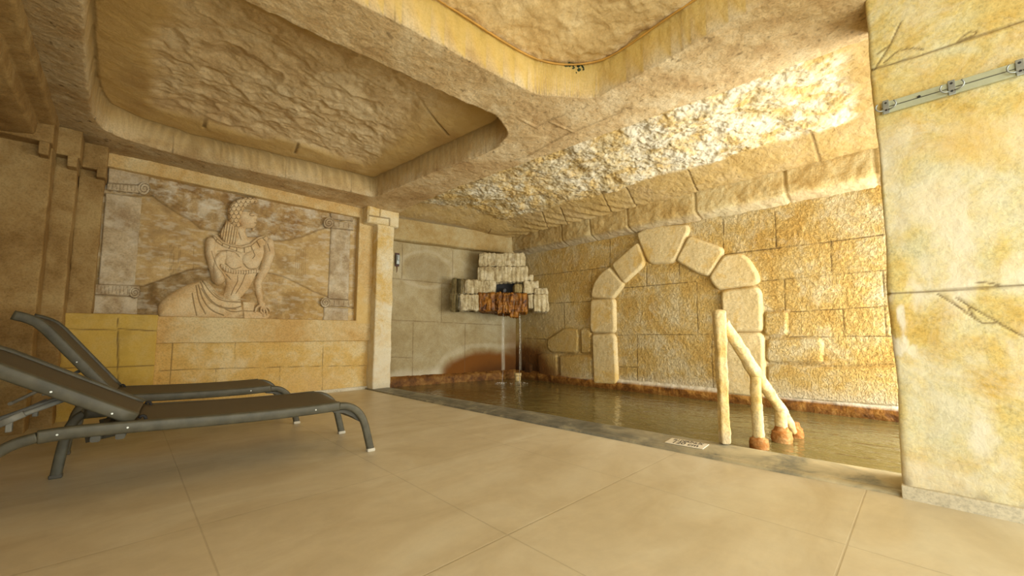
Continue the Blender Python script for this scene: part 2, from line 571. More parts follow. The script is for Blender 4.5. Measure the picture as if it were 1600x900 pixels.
M['frame_grey'] = plain('weathered_grey_resin', (.085, .080, .056), .48, 0, .25, 14)
M['frame_dark'] = plain('dark_grey_resin', (.07, .066, .052), .5, 0, .2, 14)
m, nt, bs = new_mat('brown_mesh_sling')
tc = N(nt, 'ShaderNodeTexCoord')
ws = []
for ax in ('X', 'Y'):
    wv = N(nt, 'ShaderNodeTexWave', wave_type='BANDS', bands_direction=ax); wv.inputs['Scale'].default_value = 130
    nt.links.new(tc.outputs['Object'], wv.inputs['Vector']); ws.append(wv.outputs['Fac'])
wf = maths(nt, 'MULTIPLY', ws[0], ws[1])
nt.links.new(ramp(nt, wf, [(.0, (.075, .060, .038)), (1.0, (.17, .14, .095))]), bs.inputs['Base Color'])
bs.inputs['Roughness'].default_value = .6
bp = N(nt, 'ShaderNodeBump'); bp.inputs['Strength'].default_value = .3; bp.inputs['Distance'].default_value = .001
nt.links.new(wf, bp.inputs['Height']); nt.links.new(bp.outputs[0], bs.inputs['Normal'])
M['sling'] = m
M['steel'] = plain('brushed_steel', (.55, .56, .54), .35, .9, .1, 40)
M['rackpaint'] = plain('green_grey_rack_strip', (.42, .44, .31), .5, 0, .12, 8)
M['rackmetal'] = plain('dull_grey_hook_metal', (.33, .36, .36), .4, .6, .12, 20)
M['screw'] = plain('dark_screw', (.03, .03, .03), .5, .3, .1, 20)
M['prop'] = plain('light_grey_prop_plastic', (.22, .22, .20), .5, 0, .2, 14)
M['foot'] = plain('white_rubber_foot', (.60, .57, .50), .7, 0, .1, 14)
M['sign'] = plain('cream_sign_plate', (.78, .70, .55), .45, 0, .05, 8)
M['ink'] = plain('black_lettering', (.02, .02, .02), .6, 0, .05, 8)
M['moss'] = plain('dark_green_moss', (.035, .060, .030), .9, 0, .5, 30)
M['crack'] = plain('ochre_crack', (.50, .27, .05), .6, 0, .15, 10)
M['black'] = plain('black_recess', (.012, .011, .013), .7, 0, .1, 10)
M['rustmetal'] = plain('rusty_dark_metal', (.10, .055, .05), .7, .4, .4, 40, .3)
M['nozzle'] = plain('wet_grey_nozzle', (.22, .23, .26), .3, .5, .1, 10)
m, nt, bs = new_mat('clear_falling_water')
bs.inputs['Base Color'].default_value = (.9, .9, .85, 1)
bs.inputs['Roughness'].default_value = .05
bs.inputs['Transmission Weight'].default_value = .9
bs.inputs['IOR'].default_value = 1.33
M['stream'] = m

# ================================================================== STRUCTURE
ZB = 2.60     # underside of the beams
CURB_OUT = [(2.50, 5.60), (2.58, 3.66), (2.63, 2.71), (2.70, 1.46), (2.74, .68), (2.785, .12), (2.80, -.7)]
CURB_IN = [(2.79, 5.60), (2.87, 4.4), (2.97, 2.9), (3.06, 1.65), (3.18, .13), (3.24, -.7)]
XA = 5.45     # arch wall
YR = 5.62     # relief wall

# floor slab
fl = poly_prism('floor', [(-2.2, -3.0), (2.80, -3.0)] + CURB_OUT[::-1] + [(2.5, 5.9), (-2.2, 5.9)], -.12, 0.0, M['floor'])
struct(fl, 'beige large-format tile floor of the bath room', 'floor')

# pool curb
def curb_mesh():
    bm = bmesh.new()
    ys = np.linspace(-.7, 5.60, 160)
    oo = np.array(CURB_OUT); ii = np.array(CURB_IN)
    rings = []
    for k, y in enumerate(ys):
        xo = np.interp(y, oo[::-1, 1], oo[::-1, 0]) + .006*float(fbm(0, y, 0, 3, 3, 1))
        xi = np.interp(y, ii[::-1, 1], ii[::-1, 0]) + .006*float(fbm(0, y, 0, 3, 3, 9))
        zz = .018+.004*float(fbm(0, y, 0, 2, 2, 4))
        sec = [(xo, -.3), (xo, zz*.4), (xo+.012, zz*.85), (xo+.03, zz), (xo+.045, zz), (xo+.052, zz-.007), (xo+.060, zz), (xi-.05, zz+.003), (xi-.02, zz), (xi-.004, zz-.012), (xi, zz-.03), (xi+.004, -.3)]
        rings.append([bm.verts.new((a, y, b)) for a, b in sec])
    for a, b in zip(rings[:-1], rings[1:]):
        for j in range(len(a)-1):
            f = bm.faces.new((a[j], b[j], b[j+1], a[j+1])); f.smooth = True
    bm.faces.new(rings[0]); bm.faces.new(list(reversed(rings[-1])))
    return bm
m, nt, bs = new_mat('slate_and_beige_curb')
tc = N(nt, 'ShaderNodeTexCoord'); vec = tc.outputs['Object']
sx = N(nt, 'ShaderNodeSeparateXYZ'); nt.links.new(vec, sx.inputs[0])
c1 = ramp(nt, noise(nt, vec, 5, 6, .7, .6), [(.35, (.10, .10, .085)), (.52, (.20, .195, .16)), (.68, (.40, .37, .27))])
c2 = ramp(nt, noise(nt, vec, 4, 6, .65, .5), [(.36, (.20, .19, .14)), (.50, (.46, .39, .24)), (.7, (.62, .52, .32))])
mr = N(nt, 'ShaderNodeMapRange'); mr.inputs[1].default_value = 2.0; mr.inputs[2].default_value = .7; nt.links.new(sx.outputs[1], mr.inputs[0])
nt.links.new(mixc(nt, mr.outputs[0], c1, c2), bs.inputs['Base Color'])
bs.inputs['Roughness'].default_value = .45
bp = N(nt, 'ShaderNodeBump'); bp.inputs['Strength'].default_value = .35; bp.inputs['Distance'].default_value = .006
nt.links.new(noise(nt, vec, 30, 5, .6), bp.inputs['Height']); nt.links.new(bp.outputs[0], bs.inputs['Normal'])
M['curb'] = m
struct(mesh_obj('trim_1', curb_mesh(), M['curb']), 'grey slate curb along the near edge of the pool', 'curb')

# water
wat = poly_prism('pool_water', [(2.80, 5.60), (2.88, 4.4), (2.98, 2.9), (3.07, 1.65), (3.19, .13), (3.25, -.55), (XA+.02, -.55), (XA+.02, 5.50), (2.78, 6.02)], -.75, -.06, M['water'])
tag(wat, 'murky olive green thermal water filling the indoor pool', 'water', kind='stuff')
pf = poly_prism('floor', [(2.7, -.6), (5.7, -.6), (5.7, 6.2), (2.7, 6.2)], -.90, -.76, M['slate'])
struct(pf, 'bottom of the pool under the water', 'pool floor')

# ---- arch wall
def c8(x, y): return (820+x/3.1025, 330+y/3.1025)
def c2b(x, y): return (1160+x/2.5714, 330+y/2.5714)
def ya(p): q = at(*p, X=XA); return (q[1], q[2])     # coordinates on the arch wall: (Y, Z)
def lines(conv, plane, lst): return [[plane(conv(*p)) for p in l] for l in lst]

A_J = lines(c8, ya, [
    [(0, 322), (60, 312), (412, 270)], [(40, 448), (150, 445), (325, 437)], [(413, 140), (413, 270)], [(325, 280), (320, 437)],
    [(480, 372), (830, 342)], [(748, 258), (748, 345)], [(590, 265), (590, 360)], [(832, 345), (838, 598)],
    [(450, 600), (925, 597), (965, 597)], [(455, 755), (545, 757)], [(545, 600), (545, 830)], [(905, 600), (912, 870)],
    [(962, 25), (963, 178)], [(965, 210), (1241, 178)], [(1210, 0), (1220, 178)], [(0, 615), (112, 622)], [(190, 445), (192, 560)]])
A_J += lines(c2b, ya, [
    [(0, 165), (585, 93)], [(75, 280), (605, 235)], [(190, 405), (610, 380)], [(190, 505), (610, 502)], [(130, 0), (135, 145)],
    [(355, 120), (358, 248)], [(168, 272), (172, 395)], [(565, 238), (578, 500)], [(405, 392), (408, 500)]])
QUO = [[ya(c8(*p)) for p in q] for q in [
    [(112, 620), (190, 568), (255, 570), (265, 590), (262, 680), (250, 690), (130, 685), (112, 665)],
    [(272, 575), (285, 565), (315, 568), (325, 590), (325, 680), (315, 690), (275, 690)],
    [(170, 700), (320, 695), (330, 705), (333, 830), (175, 815)],
    [(65, 690), (160, 690), (165, 810), (70, 800)], [(0, 740), (35, 740), (38, 800), (0, 800)]]]
QUO += [[ya(c2b(*p)) for p in q] for q in [
    [(88, 405), (175, 400), (185, 415), (185, 500), (95, 503), (85, 490)],
    [(98, 512), (315, 505), (328, 530), (325, 600), (315, 612), (105, 608), (92, 590)],
    [(100, 620), (130, 612), (330, 625), (400, 625), (640, 616), (650, 790), (95, 750)]]]


ST_A = at(813, 560, X=XA)[1]
def arch_wall(A, B, X, Y, Z):
    jd = np.full(A.shape, 1e9)
    for l in A_J: jd = np.minimum(jd, line_dist(Y, Z, l))
    h = .004*fbm(X, Y, Z, 5, 3, 2) + .0075*fbm(X, Y, Z, 36, 3, 5, .75)
    gr = (1-sstep(.001, .007, jd+.002*fbm(X, Y, Z, 20, 2, 8)))
    inq = np.zeros(A.shape)
    for q in QUO:
        s = poly_sd(Y, Z, round_poly(q, .04))
        inq = np.maximum(inq, sstep(-.004, .03, s))
        gr = np.maximum(gr*(1-sstep(-.01, .0, s)), .35*(1-sstep(.004, .014, np.abs(s+.008))))
    h = h*(1-.6*inq) + .035*inq - .007*gr
    # rust dome spreading from the spout corner, water line whitening
    yc = (Y-5.45)/1.25; zc = (Z+.05)/.75
    rr_ = np.hypot(yc, zc) + .16*fbm(X, Y, Z, 3.5, 3, 4)
    rust = sstep(1.1, .65, rr_)*.95
    dark = sstep(.85, .25, rr_)*.85
    oc = sstep(1.8, .9, np.hypot((Y-5.45)/1.0, (Z-.2)/1.5)+.25*fbm(X, Y, Z, 2, 3, 14))*.5
    dark = np.clip(dark, 0, 1)
    pale = (1-sstep(.012, .045, np.abs(Y-ST_A+.01*fbm(X, Y, Z, 4, 2, 3))))*sstep(1.2, 1.0, Z)*.5 + sstep(.24, .05, Z+.07*fbm(X, Y, Z, 5, 3, 6))*sstep(4.7, 3.0, Y)*.6
    grm = sstep(3.6, 5.2, Y+.3*fbm(X, Y, Z, 1.5, 3, 16))*.20
    return h, {'groove': gr*.85, 'rust': rust, 'dark': dark, 'pale': pale, 'ochre': oc, 'grime_dim': grm}, None


ow = hfield('wall_right', (XA, -.7, -.4), (0, 1, 0), (0, 0, 1), (-1, 0, 0), 6.4, 2.95, .0095, arch_wall, M['arch_wall'])
struct(ow, 'yellow chiselled stone wall with an arch on the far side of the pool', 'wall')

ARCH = [
    [c8(*p) for p in q] for q in [
        [(550, 108), (590, 85), (640, 72), (790, 66), (802, 92), (738, 238), (715, 252), (620, 256), (597, 242), (550, 125)],
        [(800, 122), (960, 178), (968, 205), (897, 318), (840, 302), (742, 245), (745, 225)],
        [(968, 215), (1050, 205), (1095, 240), (1130, 300), (1140, 335), (1130, 350), (1080, 362), (935, 382), (898, 330), (905, 310)],
        [(955, 388), (1130, 366), (1150, 400), (1156, 570), (1145, 582), (965, 585)],
        [(968, 592), (1145, 588), (1162, 620), (1172, 905), (980, 885)],
        [(430, 255), (545, 155), (560, 160), (588, 235), (580, 265), (492, 347), (478, 345), (432, 275)],
        [(412, 272), (425, 285), (488, 355), (440, 418), (425, 425), (330, 420), (328, 400), (340, 350), (370, 305)],
        [(325, 430), (435, 425), (442, 440), (445, 575), (435, 590), (330, 590), (322, 560)],
        [(332, 598), (430, 592), (445, 610), (455, 840), (340, 835)]]]
arch = thing('stone_arch', 'blind arch of raised pale wedge stones on the far pool wall', 'arch', (XA, 2.5, 0))
for k, q in enumerate(ARCH):
    pts = [ya(p) for p in q]
    pts = round_poly(pts, .05)
    y0, y1 = min(p[0] for p in pts)-.03, max(p[0] for p in pts)+.03
    z0, z1 = min(p[1] for p in pts)-.03, max(p[1] for p in pts)+.03
    def f(A, B, X, Y, Z, pts=pts, k=k):
        s = poly_sd(Y, Z, pts)
        t = np.clip((s+.012)/.045, 0, 1)
        h = -.03 + .088*np.sqrt(1-(1-t)**2) + .004*fbm(X, Y, Z, 9, 3, k) + .002*fbm(X, Y, Z, 40, 2, k)
        return h, {'ochre': sstep(-.1, .5, fbm(X, Y, Z, 3, 3, k+3))*.35}, s > -.02
    o = hfield('arch_stone', (XA, y0, z0), (0, 1, 0), (0, 0, 1), (-1, 0, 0), y1-y0, z1-z0, .009, f, M['arch_stone'])
    o.parent = arch; o.matrix_parent_inverse = Matrix.Translation((-XA, -2.5, 0))
    # child transforms are identity in world through the inverse

# ---- pool back wall: from (2.72, 6.05) to (5.47, 5.5)
BW0, BW1 = np.array([2.72, 6.05]), np.array([5.50, 5.50])
bl = np.linalg.norm(BW1-BW0); bu = (BW1-BW0)/bl; bn = np.array([bu[1], -bu[0]])
if bn[1] > 0: bn = -bn
def atb(x, y):
    d = _R*(x-CX)+_U*(CY-y)+_F*FPX
    nn = np.array([bn[0], bn[1], 0]); P0 = np.array([BW0[0], BW0[1], 0]); C0 = np.array([0, 0, EYE])
    t = np.dot(P0-C0, nn)/np.dot(d, nn); q = C0+d*t
    return (float(np.dot(q[:2]-BW0, bu)), float(q[2]))
def c7(x, y): return atb(600+x/3.2133, 340+y/3.2133)
B_J = [[c7(*p) for p in l] for l in [
    [(30, 304), (345, 335), (470, 345)], [(30, 514), (590, 540)], [(30, 700), (140, 705)], [(92, 130), (90, 305)], [(345, 165), (345, 330)],
    [(290, 335), (288, 525)], [(147, 525), (142, 810)], [(407, 535), (405, 810)]]]
rc = c7(470, 830); rtop = c7(430, 655); mo = c7(215, 262)
ST_B = atb(786, 560)[0]
def back_wall(A, B, X, Y, Z):
    s = A
    jd = np.full(A.shape, 1e9)
    for l in B_J: jd = np.minimum(jd, line_dist(s, Z, l))
    h = .004*fbm(X, Y, Z, 5, 3, 22) + .002*fbm(X, Y, Z, 40, 3, 25)
    gr = 1-sstep(.002, .008, jd+.003*fbm(X, Y, Z, 20, 2, 8))
    n = fbm(X, Y, Z, 3.5, 4, 31)
    rr_ = np.hypot((s-rc[0])/np.where(s > rc[0], 2.6, .80), (Z+.1)/(rtop[1]+.08)) + .13*n
    rust = sstep(1.05, .75, rr_)
    dark = sstep(.9, .2, np.hypot((s-rc[0]-.25)/np.where(s > rc[0]+.25, 2.2, .7), (Z+.1)/.50)+.15*n)*.8
    corner = sstep(.50, .12, bl-s)
    rust = np.maximum(rust, corner*sstep(1.15, .1, Z+.25*n)*.75); dark = np.maximum(dark, corner*sstep(.6, .0, Z+.2*n)*.85)
    pale = sstep(.12, .03, np.abs(rr_-1.1))*.16 + sstep(.28, .10, Z+.09*fbm(X, Y, Z, 6, 3, 35))*(1-rust)*.35
    moist = sstep(1.1, .8, np.hypot((s-mo[0])/.42, (Z-mo[1])/.27)+.12*n)*.32
    pale = pale + sstep(.16, .04, np.abs(np.hypot((s-mo[0])/.42, (Z-mo[1])/.27)+.2*n-1.15))*.14
    grm = np.maximum(moist, .12+.15*fbm(X, Y, Z, 1.4, 3, 44))+corner*.3
    st = (1-sstep(.012, .05, np.abs(s-ST_B+.01*n)))*sstep(1.2, 1.0, Z)*sstep(.0, .12, Z)
    pale = pale*(1-dark)*(1-rust)+st*.30; rust = rust*(1-st*.5); dark = dark*(1-st*.6)
    return h-.006*gr, {'groove': gr*.7, 'rust': rust, 'dark': dark, 'pale': pale, 'grime_dim': np.clip(grm, 0, 1)}, None
ob = hfield('wall_back_right', (BW0[0], BW0[1], -.4), (bu[0], bu[1], 0), (0, 0, 1), (bn[0], bn[1], 0), bl, 2.95, .010, back_wall, M['pool_back'])
struct(ob, 'grey ochre block wall at the far end of the pool with rust stains', 'wall')

# ---- cornices over the pool
CJ = [at(700+x/2.25, y/2.25, X=5.25)[1] for x, y in ((1185, 640), (870, 715), (632, 770), (500, 805), (400, 830), (1500, 560))]
def corn_disp(S, X, Y, Z):
    h = .022*fbm(X, Y, Z, 7, 4, 51) + .008*fbm(X, Y, Z, 25, 3, 53)
    jd = np.full(S.shape, 1e9)
    for y in CJ: jd = np.minimum(jd, np.abs(Y-y))
    return h - .018*(1-sstep(.004, .02, jd))
def corn_at(S, X, Y, Z):
    jd = np.full(S.shape, 1e9)
    for y in CJ: jd = np.minimum(jd, np.abs(Y-y))
    return {'groove': (1-sstep(.003, .012, jd))*.4*(Z > 2.38), 'pale': sstep(2.375, 2.33, Z)*.25,
            'grime_dim': sstep(2.385, 2.36, Z)*.25*sstep(1.0, 3.0, Y)+sstep(3.0, 5.0, Y)*.25}
oc_ = sweep('trim_2', [(0.0, 2.30), (.09, 2.325), (.17, 2.355), (.195, 2.375), (.205, 2.42), (.215, 2.60), (.215, 2.66)], [(XA, -.7), (XA, 5.60)], M['cornice'], disp=lambda S, X, Y, Z: -corn_disp(S, X, Y, Z)*-1, attrs_f=corn_at)
struct(oc_, 'rough stone cornice running above the arch wall', 'cornice')
oc2 = sweep('trim_3', [(0.0, 2.31), (-.10, 2.315), (-.13, 2.33), (-.15, 2.45), (-.16, 2.60), (-.16, 2.66)], [tuple(BW0), tuple(BW1)], M['cornice'],
            disp=lambda S, X, Y, Z: -(.012*fbm(X, Y, Z, 6, 3, 61)+.004*fbm(X, Y, Z, 25, 3, 53)), attrs_f=lambda S, X, Y, Z: {'grime_dim': .30+0*Z}, flip=True)
struct(oc2, 'plain plaster cornice above the wall at the far end of the pool', 'cornice')

# ---- rust ledge at the water line
led = [(0.0, .10), (.012, .085), (.035, .065), (.045, .04), (.05, -.0), (.055, -.12)]
def led_disp(S, X, Y, Z): return .012*fbm(X, Y, Z, 14, 3, 71)
ol = sweep('trim_4', led[::-1], [(XA, -.7), (XA, 5.55)], M['rust'], disp=led_disp,
           attrs_f=lambda S, X, Y, Z: {'pale': sstep(.045, .075, Z+.01*fbm(X, Y, Z, 9, 2, 3))*sstep(4.6, 3.4, Y)*.8, 'dark': sstep(3.5, 5.3, Y)*.4+sstep(.02, -.05, Z)*.4})
struct(ol, 'rust coloured ledge at the water line under the arch wall', 'ledge')
ol2 = sweep('trim_5', [(-a, b) for a, b in led], [tuple(BW0), tuple(BW1)], M['rust'], disp=lambda S, X, Y, Z: -led_disp(S, X, Y, Z),
            attrs_f=lambda S, X, Y, Z: {'dark': .35+0*Z}, flip=True)
struct(ol2, 'rust coloured ledge at the water line of the far pool end', 'ledge')

# ---- relief wall: dado, sill, frame, strip
def yr(x, y, Y=YR): q = at(x, y, Y=Y); return (q[0], q[2])
def cd(x, y): return yr(100+x/3.2, 480+y/3.2)
D_J = [[cd(*p) for p in l] for l in [
    [(472, 320), (530, 315), (855, 305), (1290, 295), (1520, 292)], [(543, 175), (525, 460)], [(858, 178), (852, 305)],
    [(1080, 295), (1075, 410)], [(1295, 178), (1290, 420)], [(760, 310), (757, 440)]]]
SILL_T, SILL_B, PX0, PX1, PZ1 = .975, .69, -.235, 2.33, 2.47
def dado(A, B, X, Y, Z):
    jd = np.full(A.shape, 1e9)
    for l in D_J: jd = np.minimum(jd, line_dist(X, Z, l))
    gr = 1-sstep(.0005, .0055, jd+.002*fbm(X, Y, Z, 15, 2, 8))
    h = .005*fbm(X, Y, Z, 4, 3, 81)+.003*fbm(X, Y, Z, 22, 3, 82)
    inset = np.where((X > PX0-.02) & (X < PX1+.02) & (Z > SILL_T-.03) & (Z < PZ1+.03), -.06, 0)
    return h-.006*gr+inset, {'groove': gr*.8, 'pale': sstep(.0, .5, fbm(X, Y, Z, 3, 3, 12))*.15}, None
o = hfield('wall_back_left', (-1.6, YR, -.1), (1, 0, 0), (0, 0, 1), (0, -1, 0), 4.2, 2.85, .0085, dado, M['dado'])
struct(o, 'orange ochre block wall that carries the carved relief', 'wall')

def rb(name, lo, hi, mat, label, cat='moulding', **kw):
    o = rough_box(name, lo, hi, mat, **kw)
    return struct(o, label, cat)
rb('trim_6', (.22, YR-.055, SILL_B), (2.56, YR+.1, SILL_T), M['frame'], 'ochre stone sill under the carved relief', r=.012, amp=.006, scale=7, seed=3, res=.02, fine=.002)
rb('trim_7', (-.26, YR-.06, 2.462), (2.36, YR+.1, 2.625), M['frame'], 'ochre stone band over the carved relief', r=.012, amp=.006, scale=7, seed=4, res=.02, fine=.002)
rb('trim_8', (2.33, YR-.058, .93), (2.60, YR+.1, 2.62), M['frame'], 'ochre stone upright at the right of the carved relief', r=.012, amp=.006, scale=7, seed=5, res=.02, fine=.002,
   attrs_f=lambda x, y, z: {'ochre': sstep(.2, -.2, fbm(x, y, z, 3, 3, 9))*.6})

# end column beside the pool
col = rough_box('wall_column', (2.535, 5.41, -.02), (2.80, 6.15, 2.66), M['column'], r=.02, amp=.012, scale=6, seed=8, fine=.004, res=.018,
                attrs_f=lambda x, y, z: {'pale': sstep(1.0, .4, z+.2*fbm(x, y, z, 4, 3, 3))*.5, 'grime_dim': sstep(.14, .0, z)*.35})
struct(col, 'pale stone column at the corner between relief wall and pool', 'column')
# capital with an angular key pattern
def keyf(A, B, X, Y, Z):
    P = [yr(440+x/2.645, 280+y/2.645, 5.385) for x, y in ((360, 150), (445, 163), (445, 198), (400, 192))]
    Q = [yr(440+x/2.645, 280+y/2.645, 5.385) for x, y in ((408, 105), (405, 155))]
    d = np.minimum(line_dist(X, Z, P), line_dist(X, Z, Q)+.004)
    g = 1-sstep(.006, .014, d)
    e = np.minimum(np.minimum(A, .475-A), np.minimum(B, .30-B))
    h = .022*np.sqrt(1-(1-np.clip(e/.02, 0, 1))**2)-.012*g+.004*fbm(X, Y, Z, 9, 3, 5)
    return h-.004, {'groove': g*.7, 'ochre': sstep(0, .4, fbm(X, Y, Z, 4, 3, 7))*.4}, None
cap = rough_box('trim_9', (2.37, 5.39, 2.37), (2.86, 6.05, 2.66), M['column'], r=.016, amp=.006, scale=8, seed=12, fine=.003, res=.018)
struct(cap, 'blocky stone capital with key pattern on the column', 'capital')
kf = hfield('key_pattern', (2.378, 5.392, 2.375), (1, 0, 0), (0, 0, 1), (0, -1, 0), .475, .28, .006, keyf, M['column'], cap)

# skirting under the relief wall
struct(rough_box('baseboard_back', (-.9, YR-.022, -.01), (2.545, YR+.02, .042), M['skirt'], r=.004, amp=0.0, res=.3), 'thin pale tile skirting under the relief wall', 'baseboard')

# yellow block ledge on the left
def yb(x, y): q = at(x, y, Y=5.48); return (q[0], q[2])
Y_J = [[yb(100+x/3.2, 480+y/3.2) for x, y in l] for l in [
    [(-320, 104), (0, 108), (260, 115)], [(270, 108), (470, 120)], [(-320, 300), (90, 305), (460, 290)], [(268, 55), (268, 460)], [(-32, 55), (-34, 460)]]]
def yel_disp(x, y, z):
    d = np.full(x.shape, 1e9)
    for l in Y_J: d = np.minimum(d, line_dist(x, z, l))
    return -.008*(1-sstep(.001, .008, d+.003*fbm(x, y, z, 9, 3, 4)))*(y < 5.5)
def yel_at(x, y, z):
    d = np.full(x.shape, 1e9)
    for l in Y_J: d = np.minimum(d, line_dist(x, z, l))
    return {'yellow': .55+.25*fbm(x, y, z, 5, 4, 44), 'groove': (1-sstep(.001, .007, d+.003*fbm(x, y, z, 9, 3, 4)))*.9*(y < 5.5), 'grime_dim': np.clip(.25+sstep(-.1, .5, fbm(x, y, z, 4, 5, 3, .65))*.40, 0, 1)}
o = rough_box('trim_10', (-.95, 5.47, -.01), (.235, YR+.1, .985), M['dado'], r=.012, amp=.007, scale=6, seed=21, fine=.003, res=.009, flute=yel_disp, attrs_f=yel_at)
struct(o, 'mustard yellow block dado in the left corner behind the sun loungers', 'dado')

# ---- left corner: stepped pilasters, then the left wall running past the camera
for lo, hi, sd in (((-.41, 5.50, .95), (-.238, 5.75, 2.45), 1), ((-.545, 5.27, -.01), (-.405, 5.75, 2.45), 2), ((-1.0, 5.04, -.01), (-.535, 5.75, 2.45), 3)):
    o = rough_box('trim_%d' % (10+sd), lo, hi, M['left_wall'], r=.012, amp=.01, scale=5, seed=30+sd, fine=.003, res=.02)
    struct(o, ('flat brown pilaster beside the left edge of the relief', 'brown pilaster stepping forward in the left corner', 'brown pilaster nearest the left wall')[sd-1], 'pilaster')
def fret(name, x0, x1, y, z0, z1, gx, seed, label):
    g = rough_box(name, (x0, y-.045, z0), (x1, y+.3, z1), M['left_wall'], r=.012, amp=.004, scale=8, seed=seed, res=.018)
    return struct(g, label, 'capital')
fret('trim_14', -.39, -.225, 5.33+.12, 2.36, 2.63, 0, 41, 'angular capital block nearest the carved relief')
fret('trim_15', -.55, -.385, 5.20, 2.36, 2.63, 0, 42, 'middle angular capital block in the left corner')
fret('trim_16', -.99, -.525, 4.95, 2.36, 2.63, 0, 43, 'angular capital block nearest the left wall')
# small stepped feet of the key pattern
for x0, x1, y, z0, z1, sd in ((-.46, -.40, 5.16, 2.27, 2.38, 1), (-.60, -.545, 4.92, 2.26, 2.38, 2), (-.29, -.225, 5.40, 2.29, 2.38, 3)):
    o = rough_box('trim_%d' % (16+sd), (x0, y, z0), (x1, y+.3, z1), M['left_wall'], r=.008, amp=.003, scale=8, seed=50+sd, res=.02)
    struct(o, ('lower step of the middle capital', 'lower step of the capital at the left wall', 'lower step of the capital beside the relief')[sd-1], 'capital')

def left_wall(A, B, X, Y, Z):
    h = .012*fbm(X, Y, Z, 3, 4, 91)+.004*fbm(X, Y, Z, 20, 3, 92)
    d = np.minimum(np.abs(Z-1.0-.01*fbm(X, Y, 0, 2, 2)), np.abs(Z-1.9))
    g = 1-sstep(.003, .010, d)
    return h-.003*g, {'groove': g*.4}, None
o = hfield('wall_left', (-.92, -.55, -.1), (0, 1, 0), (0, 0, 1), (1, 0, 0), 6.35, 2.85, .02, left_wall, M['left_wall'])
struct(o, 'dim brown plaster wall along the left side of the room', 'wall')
# stepped cornice bands along the left wall
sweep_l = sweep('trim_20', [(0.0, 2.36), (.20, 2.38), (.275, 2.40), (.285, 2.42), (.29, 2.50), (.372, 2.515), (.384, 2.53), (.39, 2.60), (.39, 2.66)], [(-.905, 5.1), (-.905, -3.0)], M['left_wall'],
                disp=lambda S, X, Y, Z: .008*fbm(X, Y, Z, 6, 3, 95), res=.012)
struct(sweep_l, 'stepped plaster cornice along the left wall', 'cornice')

# ---- ceiling grid with two coffers
K1 = [(2.26, 4.95), (1.2, 5.05), (.39, 5.16), (-.05, 5.10), (-.24, 4.95), (-.30, 4.70), (-.31, 4.2), (-.27, 3.05), (-.2, 2.62), (-.05, 2.5), (.34, 2.47), (1.87, 2.38), (2.12, 2.36), (2.38, 2.50), (2.48, 2.75), (2.36, 3.9)]
K2 = [(-.30, 1.75), (-.05, 2.05), (.66, 2.04), (1.36, 1.98), (2.12, 1.925), (2.48, 1.625), (2.45, 1.02), (2.38, .49), (2.36, -.2), (2.2, -.5), (1.9, -.6), (0, -.6), (-.30, -.3)]
K3 = [(2.2, -.9), (2.0, -2.6), (.2, -2.6), (-.25, -2.4), (-.25, -1.0)]
RING_J = [[tuple(at(300+x/2.647, y/2.647, Z=2.85)[:2]) for x, y in l] for l in [[(80, 430), (50, 530)], [(470, 530), (425, 635)], [(900, 400), (1060, 560)]]]
RING_J += [[tuple(at(*p, Z=2.85)[:2]) for p in ((330, 160), (318, 200))]]
BEAM_J = [[tuple(at(600+x/2.8125, 100+y/2.8125, Z=ZB)[:2]) for x, y in l] for l in [
    [(600, 240), (670, 278), (720, 250), (840, 200)], [(720, 250), (840, 300)], [(560, 425), (640, 400), (820, 300), (1100, 190)], [(1020, 210), (1100, 180)], [(240, 470), (400, 410), (530, 350)]]]
SIDE_J = [at(300+20/2.647, 600/2.647, Z=2.7)[0], at(300+390/2.647, 680/2.647, Z=2.7)[0]]
